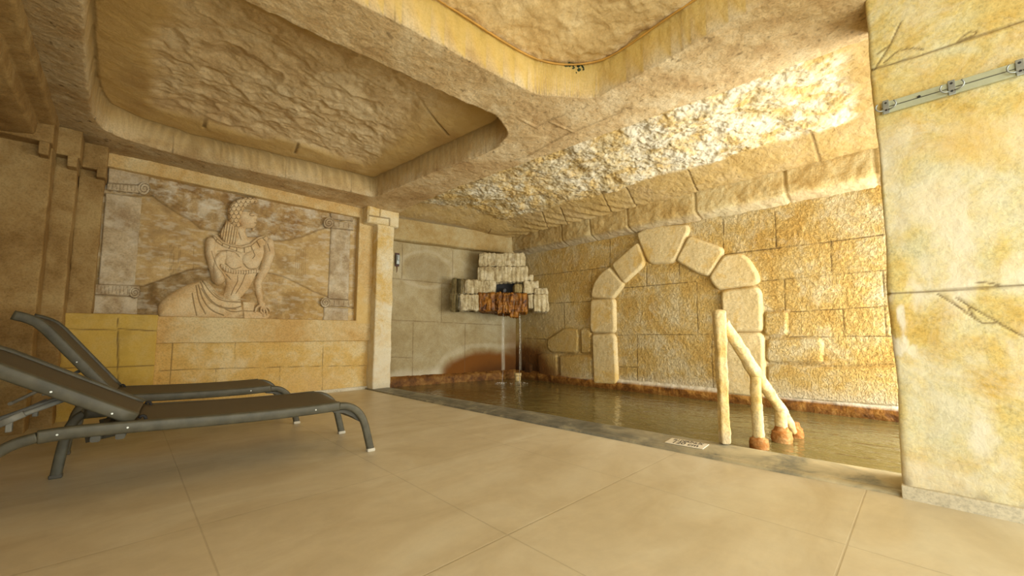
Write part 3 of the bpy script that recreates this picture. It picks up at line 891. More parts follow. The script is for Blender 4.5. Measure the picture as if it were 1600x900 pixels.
def ceil_f(A, B, X, Y, Z):
    wob = .012*fbm(X, Y, Z, 5, 3, 101)
    s1, s2, s3 = [poly_sd(X, Y, round_poly(k, .07))+wob for k in (K1, K2, K3)]
    s = np.maximum(np.maximum(s1, s2), s3)
    ins = sstep(-.001, .012, s)
    beam = .012*fbm(X, Y, Z, 4, 4, 102) + .006*fbm(X, Y*1.0, Z, 24, 4, 103, .65)
    bj = np.full(A.shape, 1e9)
    for l in BEAM_J: bj = np.minimum(bj, line_dist(X, Y, l))
    bj = bj+.006*fbm(X, Y, Z, 12, 3, 9)
    bg = (1-sstep(.002, .012, bj))*(1-ins)
    # coffer 1: smooth block ring, rough domed middle; coffers 2, 3: rough throughout
    rock1 = sstep(.28, .42, s1+.14*fbm(X, Y, Z, 2.5, 3, 104))*sstep(2.35, 1.75, X+.25*fbm(X, Y, Z, 2, 3, 33))*(s1 > 0)
    rj = np.full(A.shape, 1e9)
    for l in RING_J: rj = np.minimum(rj, line_dist(X, Y, l))
    rg = (1-sstep(.006, .02, rj))*(s1 > 0)*(1-rock1)
    rough = np.abs(fbm(X, Y, Z, 3.2, 5, 105, .6))
    roughf = fbm(X, Y, Z, 18, 4, 106)
    in1 = .25 + rock1*(.01+.07*rough+.008*roughf) + (1-rock1)*.008*fbm(X, Y, Z, 8, 3, 107) + .05*sstep(.1, .8, s1)
    in2 = .25 + .07*sstep(.05, .7, np.maximum(s2, s3)) + .03*fbm(X, Y, Z, 6, 4, 108) + .012*roughf
    inn = np.where(s1 > 0, in1, in2)
    edge = sstep(.020, .006, np.abs(s-.020))*ins
    h = beam*(1-ins) + ins*inn - .010*bg + .012*rg
    hole_dark = sstep(.45, .6, fbm(X, Y, Z, 34, 2, 111))*(1-ins)*.6
    side = (s < .022)*(s > -.012)*1.0
    at_ = {'groove': np.clip(bg*.35+rg*.7+edge*.65*(s1 > 0), 0, 1), 'grime_dim': np.clip(hole_dark+(1-ins)*(sstep(-.2, -.42, X)*.40+sstep(5.0, 5.3, Y)*sstep(1.8, .4, X)*.35)+(s1 > 0)*(1-rock1)*.10, 0, 1),  # also paints the dim left side into the coarse beam and relief-side strip
           'pale': rock1*.10, 'ochre': (1-rock1)*ins*(s1 > 0)*.75+rock1*.20+ins*(s1 <= 0)*(.35*sstep(.03, .1, s2)+.35*(s2 < .03)), 'yellow': side*(s2 > 0)*.48,
           'rust': (.10+sstep(.0, .6, fbm(X, Y, Z, 2.2, 3, 115))*.25)*(s1 > .02)*(1-rock1)+edge*(s2 > 0)*.35}
    return h, at_, None
# trim away what lies beyond the beam's pool edge is done by the mask below
def pool_edge(Y): return np.interp(Y, [-.7, .13, 4.05, 4.8, 5.3, 6.2], [3.26, 3.21, 2.86, 2.86, 2.88, 2.88])
def ceil_f2(A, B, X, Y, Z):
    h, a, k = ceil_f(A, B, X, Y, Z)
    e = pool_edge(Y)+.012*fbm(X, Y, Z, 4, 3, 120)-X
    lip = np.where(e < .035, .20*(1-np.clip(e/.035, 0, 1))**2, 0)
    return h+lip, a, e > -.03
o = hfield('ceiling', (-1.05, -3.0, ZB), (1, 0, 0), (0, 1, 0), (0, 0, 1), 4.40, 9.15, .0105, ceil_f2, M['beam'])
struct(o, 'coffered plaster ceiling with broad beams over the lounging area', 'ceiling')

# ceiling over the pool: stucco rock vault with a band of blocks along the cornice
S_J = [[tuple(at(700+x/2.25, y/2.25, Z=2.70)[:2]) for x, y in l] for l in [
    [(1270, 475), (1322, 575)], [(835, 606), (892, 672)], [(600, 655), (665, 712)], [(520, 680), (590, 745)], [(395, 745), (440, 795)], [(330, 760), (372, 815)], [(150, 800), (100, 840)]]]
cb = lambda X: np.interp(X, [3.1, 5.23], [5.80, 5.30])      # front of the back cornice
def vault(A, B, X, Y, Z):
    n1 = fbm(X, Y, Z, 3, 3, 131)
    dR = 5.24-X                      # distance to the right cornice
    dB = cb(X)-Y
    dL = X-pool_edge(Y)
    dF = Y+.05
    rock = sstep(.47, .56, dR+.10*n1)*sstep(.40, .52, dB+.08*n1)*sstep(.28, .42, dF+.1*n1)
    z = .02 + .15*sstep(0, .55, dR)*sstep(0, .5, dB)*1.0 + .06*sstep(.4, 1.2, dR) 
    jd = np.full(A.shape, 1e9)
    for l in S_J: jd = np.minimum(jd, line_dist(X, Y, l))
    g = (1-sstep(.004, .016, jd))*(1-rock)
    rk = .06*fbm(X, Y, Z, 3, 3, 142) + .045*fbm(X, Y, Z, 8, 5, 132, .7) + .016*fbm(X, Y, Z, 26, 3, 133, .7)
    sm = .018*fbm(X, Y, Z, 7, 4, 134) + .006*fbm(X, Y, Z, 30, 3, 135)
    stripes = .012*np.sin((X*1.2+Y)*26)*sstep(2.2, 3.4, Y)*(1-rock)*sstep(.5, .1, dR)
    h = z + rock*(rk-.01) + (1-rock)*(sm+stripes) - .012*g*-1
    pale = rock*sstep(-.15, .25, fbm(X, Y, Z, 7, 5, 136, .7))*sstep(4.4, 1.2, Y)*.8
    och = np.clip((1-rock)*.75 + rock*sstep(-.1, .3, fbm(X, Y, Z, 5, 5, 137, .7))*.85, 0, 1)
    return h, {'groove': g*.6, 'pale': pale, 'ochre': och, 'rust': (1-rock)*(.10+.12*sstep(0, .5, fbm(X, Y, Z, 5, 4, 139))), 'grime_dim': (1-rock)*.16+rock*sstep(.1, .6, -fbm(X, Y, Z, 11, 3, 138))*.30*sstep(1.5, 4.5, Y)+sstep(4, 5.5, Y)*.15}, None
o = hfield('ceiling', (2.75, -.75, ZB+.01), (1, 0, 0), (0, 1, 0), (0, 0, 1), 2.75, 6.95, .0105, vault, M['rock'])
struct(o, 'rough stucco rock vault over the pool', 'ceiling')

# ---- partition (the big pillar at the right)
def yp(x, y): q = at(x, y, X=2.78); return (q[1], q[2])
def c3(x, y): return yp(1340+x/3.75, y/3.75)
def c4(x, y): return yp(1340+x/3.6, 430+y/3.6)
P_J = [[yp(1360, 109), yp(1440, 85), yp(1520, 58), yp(1640, 18), (-.75, yp(1640, 18)[1]+.02)], [yp(1390, 459), yp(1440, 456), yp(1500, 452), yp(1640, 443), (-.75, yp(1640, 443)[1])]]
P_C = [[c3(*p) for p in l] for l in [[(95, 410), (190, 265), (210, 220), (255, 125)], [(110, 320), (170, 275), (190, 265)], [(150, 370), (230, 300), (260, 290), (330, 280), (380, 290)], [(590, 235), (640, 190), (700, 180), (690, 200), (600, 235)]]]
P_C += [[c4(*p) for p in l] for l in [[(450, 105), (520, 145), (620, 215), (690, 268), (740, 272), (790, 270), (830, 290), (936, 345), (1000, 375)], [(555, 125), (600, 155), (640, 180), (720, 225), (800, 270)], [(620, 180), (660, 245)], [(670, 40), (740, 42), (800, 58)]]]
def pil_d(x, y, z):
    d = np.full(x.shape, 1e9); c = np.full(x.shape, 1e9)
    for l in P_J: d = np.minimum(d, line_dist(y, z, l))
    for l in P_C: c = np.minimum(c, line_dist(y, z, smooth_line(l, 1)))
    front = x < 2.80
    return d, c, front
def pil_flute(x, y, z):
    d, c, fr = pil_d(x, y, z)
    edge = -.010*sstep(.012, .0, d) - .006*sstep(.006, .0, c)
    return (edge)*fr + .016*fbm(x, y, z, 2.2, 2, 6)*sstep(.0, .09, y)
def pil_at(x, y, z):
    d, c, fr = pil_d(x, y, z)
    pa = sstep(.15, .5, fbm(x, y*1.6, z*.7, 4, 5, 17))*sstep(2.2, .8, z)*.8
    low = sstep(.35, .05, z+.15*fbm(x, y, z, 4, 4, 18))
    flake = sstep(.25, .40, fbm(x, y*2.2, z*.8, 7, 4, 27))*sstep(-.05, .09, y)*sstep(1.2, .9, z)*.9
    mold = sstep(.13, .07, z+.05*fbm(x, y, z, 9, 4, 28))
    return {'groove': np.clip(sstep(.008, .001, d)*.8+sstep(.006, .0005, c)*.8, 0, 1)*fr, 'pale': np.clip(pa+flake+low*.3, 0, 1), 'grime_dim': np.clip(mold*.65*sstep(-.3, .2, fbm(x, y, z, 12, 3, 2)), 0, 1),
            'ochre': sstep(.1, .5, fbm(x, y, z, 3, 4, 19))*.5}
o = rough_box('wall_partition', (2.78, -.72, .02), (3.12, .105, 2.66), M['pillar'], r=.018, amp=.007, scale=4, seed=61, fine=.002, res=.0075, flute=pil_flute, attrs_f=pil_at)
struct(o, 'flaking yellow plaster partition wall at the right with grey rack', 'wall')
o = hfield('wall_partition', (2.785, -3.0, .0), (0, 1, 0), (0, 0, 1), (-1, 0, 0), 2.3, 2.62, .03, lambda A, B, X, Y, Z: (.004*fbm(X, Y, Z, 4, 3, 3), {}, None), M['pillar'])
struct(o, 'continuation of the partition wall beyond the picture edge', 'wall')
struct(rough_box('baseboard_right', (2.755, -3.0, -.01), (2.80, .118, .062), M['skirt'], r=.004, amp=0.0, res=.3,
                 attrs_f=None), 'pale tile skirting at the foot of the partition wall', 'baseboard')

# ---- walls and openings the light comes through (right end of the pool, and behind the camera)
def wallquad(name, pts, mat, label):
    bm = bmesh.new()
    bbox(bm, pts[0], pts[1])
    o = mesh_obj(name, bm, mat); return struct(o, label, 'wall')
wallquad('wall_front_right', ((3.05, -.85, 2.05), (5.6, -.70, 2.8)), M['pillar'], 'lintel over the daylight opening at the right end of the pool')
wallquad('wall_front_right', ((3.05, -.85, -.5), (5.6, -.70, -.02)), M['slate'], 'low sill under the opening at the right end of the pool')
wallquad('wall_front', ((-.9, -3.15, 2.35), (3.0, -3.0, 2.8)), M['pillar'], 'lintel over the glazed front behind the camera')
wallquad('wall_front', ((-.9, -3.15, -.1), (-.2, -3.0, 2.4)), M['pillar'], 'pier left of the glazed front behind the camera')

def window(name, x0, x1, y, z0, z1, n):
    w_ = bpy.data.objects.new(name, None); COL.objects.link(w_); w_.location = ((x0+x1)/2, y, z0)
    struct(w_, 'grey framed glazed opening letting daylight in', 'window')
    bm = bmesh.new()
    for i in range(n+1):
        x = x0+(x1-x0)*i/n-(x0+x1)/2
        bbox(bm, (x-.025, -.03, 0), (x+.025, .03, z1-z0), .004)
    bbox(bm, (x0-(x0+x1)/2, -.03, 0), (x1-(x0+x1)/2, .03, .05), .004)
    bbox(bm, (x0-(x0+x1)/2, -.03, z1-z0-.05), (x1-(x0+x1)/2, .03, z1-z0), .004)
    mesh_obj('window_frame', bm, M['frame_grey'], w_)
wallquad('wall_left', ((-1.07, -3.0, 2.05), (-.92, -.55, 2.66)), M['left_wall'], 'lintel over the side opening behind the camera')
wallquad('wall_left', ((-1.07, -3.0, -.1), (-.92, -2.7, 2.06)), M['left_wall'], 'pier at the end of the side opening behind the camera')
window('window_1', 3.1, 5.5, -.775, -.02, 2.05, 3)
window('window_2', -.2, 2.8, -3.08, .0, 2.35, 3)
# ================================================================== CARVED RELIEF
YP = 5.665
def proj(X, Y, Z):
    v0, v1, v2 = X, Y, Z-EYE
    zz = v0*_F[0]+v1*_F[1]+v2*_F[2]
    return CX+FPX*(v0*_R[0]+v1*_R[1]+v2*_R[2])/zz, CY-FPX*(v0*_U[0]+v1*_U[1]+v2*_U[2])/zz

relief = thing('carved_relief', 'large carved wall relief of a reclining woman in a broad collar between two scroll pilasters', 'relief', (1.05, YP, SILL_T))
def under(o, root):
    o.parent = root; o.matrix_parent_inverse = Matrix.Translation(tuple(-Vector(root.location))); return o

def crop(ox, oy, s):
    return lambda X, Y, Z: (lambda p: ((p[0]-ox)*s, (p[1]-oy)*s))(proj(X, Y, Z))
cr5, cr4, cr6 = crop(280, 290, 4.0909), crop(140, 240, 3.3333), crop(440, 280, 2.6455)

SKY5 = [(-180, 60), (-60, 140), (0, 185), (60, 215), (130, 268), (240, 292), (330, 320), (600, 355), (700, 350), (780, 325), (880, 290), (960, 262), (1050, 215), (1150, 190)]
GR5 = [(-230, 640), (-150, 610), (-40, 570), (60, 535), (130, 525), (240, 545), (430, 590), (560, 555), (650, 575), (720, 610), (830, 660), (900, 690), (960, 720), (1100, 780)]
def bgf(A, B, X, Y, Z):
    u, v = cr5(X, Y, Z)
    n = fbm(X, Y, Z, 4, 4, 201)
    sky = np.interp(u, *zip(*SKY5))+14*n-v
    gnd = v-np.interp(u, *zip(*GR5))-10*n
    cl = np.abs(fbm(X, Y, Z, 7, 5, 203, .6))
    h = .006*fbm(X, Y, Z, 14, 3, 204)
    ks, kg = sstep(-6, 10, sky), sstep(-6, 10, gnd)
    mid = (1-ks)*(1-kg)
    h = h + ks*(.022*cl) + kg*(.010+.026*np.abs(fbm(X, Y, Z, 11, 4, 205))) + mid*.006
    e = np.maximum(1-sstep(2, 9, np.abs(sky)), 1-sstep(2, 9, np.abs(gnd)))
    g = np.zeros(A.shape)
    for x0 in (745, 757, 769, 781, 793, 805, -60, -50, -38, -5, 5, 90):
        g = np.maximum(g, (1-sstep(.8, 2.2, np.abs(u-x0-1.5*np.sin(v/30))))*(v > 405-25*(x0 < 100))*(v < 575)*mid)
    for y0 in (470, 500, 540):
        g = np.maximum(g, (1-sstep(.8, 2, np.abs(v-y0-u*.05)))*(u > -80)*(u < 130)*mid*.8)
    halo = sstep(260, 60, np.hypot(u-400, (v-420)*.55))
    return h-.010*e-.005*g, {'groove': np.clip(e*.45+g*.45, 0, 1), 'pale': np.clip(sstep(.15, .5, cl)*ks*.45+mid*.05+sstep(0, .35, fbm(X*.6, Y, Z*1.5, 16, 4, 210, .65))*.30, 0, 1),
            'ochre': mid*.30+kg*sstep(500, 800, u)*.35, 'grime_dim': np.clip(kg*sstep(400, 0, u)*.45+halo*.15+ks*.08+sstep(0, -300, u)*.10+.30*sstep(.0, .5, fbm(X, Y, Z, 5, 5, 209, .65)), 0, 1)}, None
under(hfield('background_panel', (PX0-.03, YP, SILL_T-.03), (1, 0, 0), (0, 0, 1), (0, -1, 0), PX1-PX0+.06, PZ1-SILL_T+.06, .006, bgf, M['relief_back']), relief)


def dome(s, r, H):
    t = np.clip(s/r, 0, 1)
    return H*np.sqrt(1-(1-t)**2)
def chain(u, v, pts, k):
    h = np.full(u.shape, -1.0)
    for (x0, y0, r0), (x1, y1, r1) in zip(pts[:-1], pts[1:]):
        d, t = seg_dist(u, v, (x0, y0), (x1, y1))
        r = r0+(r1-r0)*t
        h = np.maximum(h, np.where(d < r, k*np.sqrt(np.maximum(r*r-d*d, 0)), -1))
    return h
def smax(a, b, k=.006):
    hh = np.clip(.5+.5*(a-b)/k, 0, 1)
    return b*(1-hh)+a*hh+k*hh*(1-hh)
def incise(u, v, ls, w):
    g = np.zeros(u.shape)
    for l in ls: g = np.maximum(g, 1-sstep(w*.4, w, line_dist(u, v, smooth_line(l, 2))))
    return g
U5 = .00125     # relief height per crop unit of limb radius
TORSO = [(368, 330), (300, 338), (225, 322), (195, 345), (200, 400), (215, 470), (262, 530), (296, 580), (302, 640), (282, 700), (290, 718), (398, 722), (432, 682), (466, 630), (502, 560), (520, 500), (548, 450), (575, 380), (545, 332), (470, 322), (430, 328)]
FACE = [(380, 175), (400, 135), (440, 105), (478, 96), (492, 108), (496, 140), (496, 170), (503, 196), (506, 208), (496, 216), (500, 228), (496, 236), (499, 246), (488, 262), (470, 271), (430, 274), (400, 268), (385, 240), (377, 205)]
BEARD = [(468, 268), (486, 264), (488, 280), (478, 292), (466, 282)]
NECK = [(362, 250), (432, 262), (428, 295), (440, 325), (480, 345), (400, 385), (330, 360), (362, 330)]
def figf(A, B, X, Y, Z):
    u, v = cr5(X, Y-.045, Z)
    s = poly_sd(u, v, smooth_poly(TORSO, 2))
    h = np.where(s > 0, dome(s, 70, .034), -1)
    s = poly_sd(u, v, NECK); h = smax(h, np.where(s > 0, dome(s, 34, .034), -1))
    for cx_, cy_, r in ((345, 488, 52), (458, 478, 56)):
        d = np.hypot(u-cx_, (v-cy_)); h = smax(h, np.where(d < r, .030+.026*np.sqrt(np.maximum(1-(d/r)**2, 0)), -1), .008)
    h = smax(h, chain(u, v, [(330, 560, 30), (345, 640, 40), (350, 700, 50)], .0008)+.004, .01)
    # arm leaning on the plinth
    h = smax(h, chain(u, v, [(572, 372, 40), (580, 430, 37), (556, 520, 33), (520, 590, 28), (505, 622, 27), (514, 690, 25), (525, 745, 19)], U5*1.25))
    h = smax(h, chain(u, v, [(525, 745, 19), (535, 765, 25), (545, 775, 20)], .0013))
    for f in ([(515, 765, 9), (493, 782, 8), (488, 806, 7)], [(528, 775, 8), (522, 800, 8), (532, 815, 7)], [(538, 780, 8), (544, 806, 8), (541, 832, 6)], [(548, 778, 8), (562, 800, 7), (563, 826, 6)], [(555, 768, 8), (576, 785, 7), (583, 803, 6)]):
        h = np.maximum(h, chain(u, v, f, .0022)+.018)
    # arm folded across the breast
    h = smax(h, chain(u, v, [(203, 362, 38), (200, 430, 34), (222, 520, 34), (250, 585, 46)], U5*1.2))
    h = np.maximum(h, chain(u, v, [(252, 590, 44), (232, 520, 30), (238, 470, 26), (272, 438, 24), (310, 430, 22)], U5*1.7)+.002)
    h = np.maximum(h, chain(u, v, [(310, 432, 22), (345, 445, 24), (370, 470, 14)], .0014)+.024)
    for x in (308, 318, 328, 338):
        h = np.maximum(h, chain(u, v, [(x, 445, 6), (x, 528, 5)], .0025)+.030)
    # face
    s = poly_sd(u, v, smooth_poly(FACE, 1))
    face = np.where(s > 0, dome(s, 42, .050), -1)
    face = face + (s > 0)*(.010*np.exp(-((u-497)**2/70+(v-202)**2/220)) + .005*np.exp(-((u-440)**2/800+(v-232)**2/500)) - .008*np.exp(-((u-462)**2/260+(v-186)**2/60)) + .006*np.exp(-((u-486)**2/60+(v-240)**2/60)))
    h = np.maximum(h, face)
    s = poly_sd(u, v, BEARD); h = np.maximum(h, np.where(s > 0, dome(s, 9, .03), -1))
    # plinth under the hand
    s = poly_sd(u, v, [(408, 740), (492, 742), (480, 800), (590, 820), (568, 856), (415, 856)]); h = np.maximum(h, np.where(s > 0, dome(s, 8, .018), -1))
    g = incise(u, v, [[(500, 385), (478, 400), (472, 425), (485, 445), (465, 468)], [(448, 183), (462, 176), (480, 180)], [(450, 192), (464, 197), (478, 192)], [(448, 182), (450, 192)], [(478, 240), (496, 238)],
                      [(380, 300), (395, 345)], [(372, 575), (376, 610), (345, 660), (330, 700)], [(300, 565), (330, 600)], [(560, 375), (575, 420)], [(425, 560), (395, 640), (360, 690)], [(415, 800), (480, 803)]], 3.2)
    g = np.maximum(g, incise(u, v, [[(205, 420), (235, 520), (262, 545), (298, 600)], [(245, 420), (300, 412), (360, 425), (385, 455)], [(410, 500), (440, 535), (500, 530), (522, 505)], [(296, 500), (340, 540), (395, 520)]], 3.5)*.8)
    belt = chain(u, v, [(272, 512, 12), (300, 538, 13), (345, 552, 13), (420, 555, 13), (502, 546, 12)], .0012)
    h = np.maximum(h, belt+.038); bg = (belt > -.5)*(np.cos(u/2.6) > .75); g = np.maximum(g, bg*.8)
    h = np.where(h > 0, h*1.35, h)
    hh = h-.006*g+.0012*fbm(X, Y, Z, 30, 3, 7)
    hh = np.where(h < 0, -.02, hh)
    return hh, {'groove': g*.8, 'grime_dim': sstep(.014, .0, h)*.55, 'pale': sstep(.02, .06, h)*.12}, h > -.5  # darker along the figure's low edges, paler on its high parts
fig = hfield('figure', (.35, YP-.004, SILL_T-.02), (1, 0, 0), (0, 0, 1), (0, -1, 0), 1.15, 1.30, .0036, figf, M['relief_fig'])
under(fig, relief)

HAIR = [(308, 190), (312, 140), (336, 104), (376, 80), (430, 68), (484, 74), (503, 92), (500, 112), (480, 112), (448, 124), (418, 152), (400, 188), (390, 228), (398, 268), (376, 280), (345, 266), (318, 236)]
LOCKS = [(304, 212), (345, 255), (378, 280), (368, 380), (296, 380), (276, 350), (250, 312), (278, 262)]
def hairf(A, B, X, Y, Z):
    u, v = cr5(X, Y-.045, Z)
    s = poly_sd(u, v, smooth_poly(HAIR, 1)); s2 = poly_sd(u, v, LOCKS)
    cap_, lk = np.where(s > 0, dome(s, 22, .088), -1), np.where(s2 > 0, dome(s2, 14, .066), -1)
    # overlapping curls
    gx, gy = u/30.0, v/25.0
    row = np.floor(gy); gx2 = gx+.5*(row % 2)
    d = np.hypot((gx2-np.floor(gx2)-.5), (gy-row-.15)*.8)
    g = (1-sstep(.03, .09, np.abs(d-.46)))*(s > 3)
    g2 = (1-sstep(1.2, 3.6, np.abs(((u+(v-300)*.16) % 17)-8.5)))*(s2 > 2)*(s <= 0)
    g2 = np.maximum(g2, (1-sstep(1, 2.5, np.abs((v % 26)-13)))*(s2 > 2)*(s <= 0)*.25)
    h = np.maximum(cap_, lk)
    g = np.maximum(g, g2)
    return np.where(h < 0, -.01, h-.010*g), {'groove': g*.75}, h > -.5
o = hfield('hair', (.40, YP, 1.4), (1, 0, 0), (0, 0, 1), (0, -1, 0), .95, 1.05, .0036, hairf, M['relief_fig'], fig)
o.matrix_parent_inverse = Matrix.Identity(4)
COLLAR = [(208, 322), (240, 312), (272, 352), (330, 376), (395, 384), (450, 368), (500, 328), (548, 318), (568, 338), (548, 382), (500, 405), (440, 428), (395, 434), (340, 414), (280, 392), (235, 360)]
def collf(A, B, X, Y, Z):
    u, v = cr5(X, Y-.045, Z)
    s = poly_sd(u, v, COLLAR)
    ang = np.arctan2(v-180, u-388)
    pet = np.abs(np.sin(ang*15))
    rim = poly_sd(u, v, [(208, 322), (240, 312), (272, 352), (330, 376), (395, 384), (450, 368), (500, 328), (548, 318), (545, 330), (505, 345), (455, 388), (395, 402), (330, 392), (268, 368), (230, 330)])
    h = np.where(s > 0, .052+dome(s, 8, .022), -1)
    g = (1-sstep(.1, .3, pet))*(s > 0)*(rim < 0) + (1-sstep(1, 3, np.abs(rim)))*(s > 2) + (rim > 0)*(np.hypot((ang*30) % 1-.5, 0) > .38)*.6
    g = np.clip(g, 0, 1)
    return np.where(h < 0, 0, h-.010*g), {'groove': g*.7}, h > -.5
o = hfield('collar', (.35, YP, 1.4), (1, 0, 0), (0, 0, 1), (0, -1, 0), 1.1, .75, .0036, collf, M['relief_fig'], fig)
SKIRT = [(-142, 806), (-132, 750), (-70, 694), (0, 652), (60, 626), (120, 610), (175, 602), (232, 655), (282, 706), (345, 716), (396, 712), (402, 760), (414, 852), (160, 848), (-125, 850)]
def skf(A, B, X, Y, Z):
    u, v = cr5(X, Y-.045, Z)
    s = poly_sd(u, v, smooth_poly(SKIRT, 1))
    h = np.where(s > 0, dome(s, 70, .078), -1)
    folds = [[(135, 615), (165, 700), (235, 770), (330, 790), (400, 770)], [(120, 635), (145, 730), (200, 800), (280, 830)], [(150, 612), (200, 690), (270, 740), (395, 745)], [(105, 640), (120, 740), (165, 820)], [(162, 608), (220, 690), (280, 728), (395, 728)],
             [(140, 660), (190, 745), (270, 785), (360, 790)], [(80, 690), (95, 780), (110, 830)], [(260, 770), (330, 812), (405, 800)]]
    g = incise(u, v, folds, 5)
    belt = line_dist(u, v, smooth_line([(160, 606), (215, 672), (275, 716), (345, 724), (398, 718)], 2))
    bb = (belt < 9)*(s > 0)
    g = np.maximum(g*(belt >= 9), bb*(np.sin(u*.9)*np.sin(v*.9) > .35)*.9)
    h = h+bb*.006
    return np.where(h < 0, -.01, h-.010*g), {'groove': g*.65, 'ochre': sstep(250, -50, u)*.18, 'grime_dim': sstep(.02, .0, h)*.5}, h > -.5  # darker along the skirt's low edges
o = hfield('skirt', (0.1, YP, SILL_T-.02), (1, 0, 0), (0, 0, 1), (0, -1, 0), 1.2, .55, .0036, skf, M['relief_fig'], fig)


def pilf(cr, shaft, blocks, bands, scrolls):
    def f(A, B, X, Y, Z):
        u, v = cr(X, Y-.04, Z)
        sc = 1.0
        s = poly_sd(u, v, shaft); h = np.where(s > 0, dome(s, 8, .030), -1)
        g = np.zeros(u.shape)
        for b in blocks:
            s = poly_sd(u, v, b); h = np.maximum(h, np.where(s > 0, dome(s, 8, .038), -1)); g = np.maximum(g, (1-sstep(.5, 2.5, np.abs(s)))*.8)
        for b in bands:
            s = poly_sd(u, v, b); h = np.maximum(h, np.where(s > 0, dome(s, 7, .055), -1)); g = np.maximum(g, (1-sstep(.5, 2.5, np.abs(s)))*.8)
            g = np.maximum(g, (s > 7)*(np.abs(np.sin(u*.16)) < .25)*.7)
        for cx_, cy_, r in scrolls:
            d = np.hypot(u-cx_, v-cy_); h = np.maximum(h, np.where(d < r, .062, -1))
            th = np.arctan2(v-cy_, u-cx_)
            sp = np.abs(((d/(r*.42) - th/(2*math.pi)) % 1)-.5)
            g = np.where(d < r, (sp > .36)*1.0, g)
        return np.where(h < 0, -.01, h-.008*g+.004*fbm(X, Y, Z, 9, 4, 5)), {'groove': g*.8, 'pale': sstep(-.1, .4, fbm(X, Y, Z, 9, 5, 6, .65))*.35, 'grime_dim': sstep(.1, .5, fbm(X, Y, Z, 5, 5, 16, .65))*.3}, h > -.5
    return f
o = hfield('pilaster', (PX0-.02, YP, SILL_T-.02), (1, 0, 0), (0, 0, 1), (0, -1, 0), .62, 1.52, .005,
    pilf(cr4, [(82, 200), (275, 226), (236, 700), (42, 690)], [[(96, 50), (312, 92), (312, 170), (92, 158)], [(20, 735), (252, 745), (250, 850), (5, 850)]],
         [[(88, 150), (300, 165), (318, 188), (300, 213), (88, 190)], [(26, 678), (262, 688), (268, 745), (24, 735)]], [(284, 184, 34), (236, 724, 30)]), M['relief_grey'])
under(o, relief)
o = hfield('pilaster', (1.80, YP, SILL_T-.02), (1, 0, 0), (0, 0, 1), (0, -1, 0), .56, 1.52, .005,
    pilf(cr6, [(205, 195), (288, 210), (280, 500), (192, 497)], [[(200, 112), (300, 132), (300, 175), (204, 165)], [(175, 526), (280, 532), (278, 600), (170, 600)]],
         [[(186, 166), (300, 180), (300, 212), (190, 200)], [(172, 492), (284, 498), (284, 530), (174, 526)]], [(194, 182, 23), (180, 510, 21)]), M['relief_grey'])
under(o, relief)

# ================================================================== ROCK SPOUT IN THE CORNER
SP0 = Vector((4.87, 5.17, 0)); SROT = math.radians(-45)
spout = thing('rock_spout', 'stack of pale fluted rocks with a dark opening and rusty lip in the pool corner', 'fountain', tuple(SP0+Vector((0, 0, 1.18))), SROT)
def sl(x, y, yl):
    """crop point -> (local x, z) on the vertical plane local y = yl"""
    d = _R*(690+x/6-CX)+_U*(CY-(370+y/6))+_F*FPX
    nn = np.array([.70711, .70711, 0]); P0 = np.array([SP0[0], SP0[1], 0])+nn*yl
    t = np.dot(P0-np.array([0, 0, EYE]), nn)/np.dot(d, nn); q = np.array([0, 0, EYE])+d*t
    return float((q[0]-SP0[0])*.70711-(q[1]-SP0[1])*.70711), float(q[2])-1.18
def clampw(V):
    V = V.copy(); lim = .60-np.abs(V[:, 0]-.17)
    V[:, 1] = np.minimum(V[:, 1], np.maximum(lim, -.42)); return V
def rock(x0, y0, x1, y1, yl, mat, seed, depth=.75, nm='rock', lab=None, amp=.018, k=14):
    a, zt = sl(x0, y0, yl); b, zb = sl(x1, y1, yl)
    def fl(x, y, z):
        n = fbm(x*1.0, y*1.0, z*.16, k, 3, seed+300)
        return amp*(np.abs(n)*2.2-.5)*1.0 + .012*fbm(x, y, z, 8, 2, seed)
    o = rough_box(nm, (a, yl, zb), (b, yl+depth, zt), mat, spout, r=.03, res=.011, amp=.014, scale=6, seed=seed, fine=.003, flute=fl, warp=clampw,
                  attrs_f=lambda x, y, z: {'groove': sstep(.10, .0, np.abs(fbm(x, y, z*.16, k, 3, seed+300)))*.55})
    if lab: o['label'] = lab
    return o
rock(350, 150, 785, 278, -.22, M['rock_pale'], 1)
rock(336, 275, 806, 425, -.26, M['rock_pale'], 2)
rock(755, 355, 862, 410, -.24, M['rock_pale'], 3)
rock(112, 402, 222, 535, -.30, M['rock_olive'], 4)
rock(212, 400, 335, 535, -.33, M['rock_pale'], 5)
rock(322, 410, 505, 532, -.30, M['rock_pale'], 6)
rock(676, 440, 762, 530, -.24, M['rock_olive'], 7)
rock(762, 408, 912, 530, -.28, M['rock_pale'], 8)
rock(868, 478, 992, 540, -.30, M['rock_pale'], 9, .4)
rock(96, 538, 178, 702, -.31, M['rock_olive'], 10, .5)
rock(168, 535, 352, 692, -.36, M['rock_pale'], 11)
rock(345, 525, 550, 700, -.36, M['rock_rust'], 12, nm='rust_coated_rock', lab='orange rust coated rock under the spout', k=20)
rock(522, 524, 662, 716, -.40, M['rock_rust'], 13, nm='rust_coated_rock', lab='dark rust coated rock under the spout', amp=.035, k=34)
rock(655, 525, 806, 712, -.36, M['rock_rust'], 14, nm='rust_coated_rock', lab='orange rust coated rock under the spout', k=20)
rock(804, 535, 866, 675, -.34, M['rock_pale'], 15, .5)
rock(860, 535, 1000, 702, -.37, M['rock_pale'], 16, .5)
rock(650, 680, 712, 752, -.37, M['rock_rust'], 17, .15, nm='rust_coated_rock', lab='dripping rust lump', amp=.03)
a, zt = sl(498, 405, -.02); b, zb = sl(685, 540, -.02)
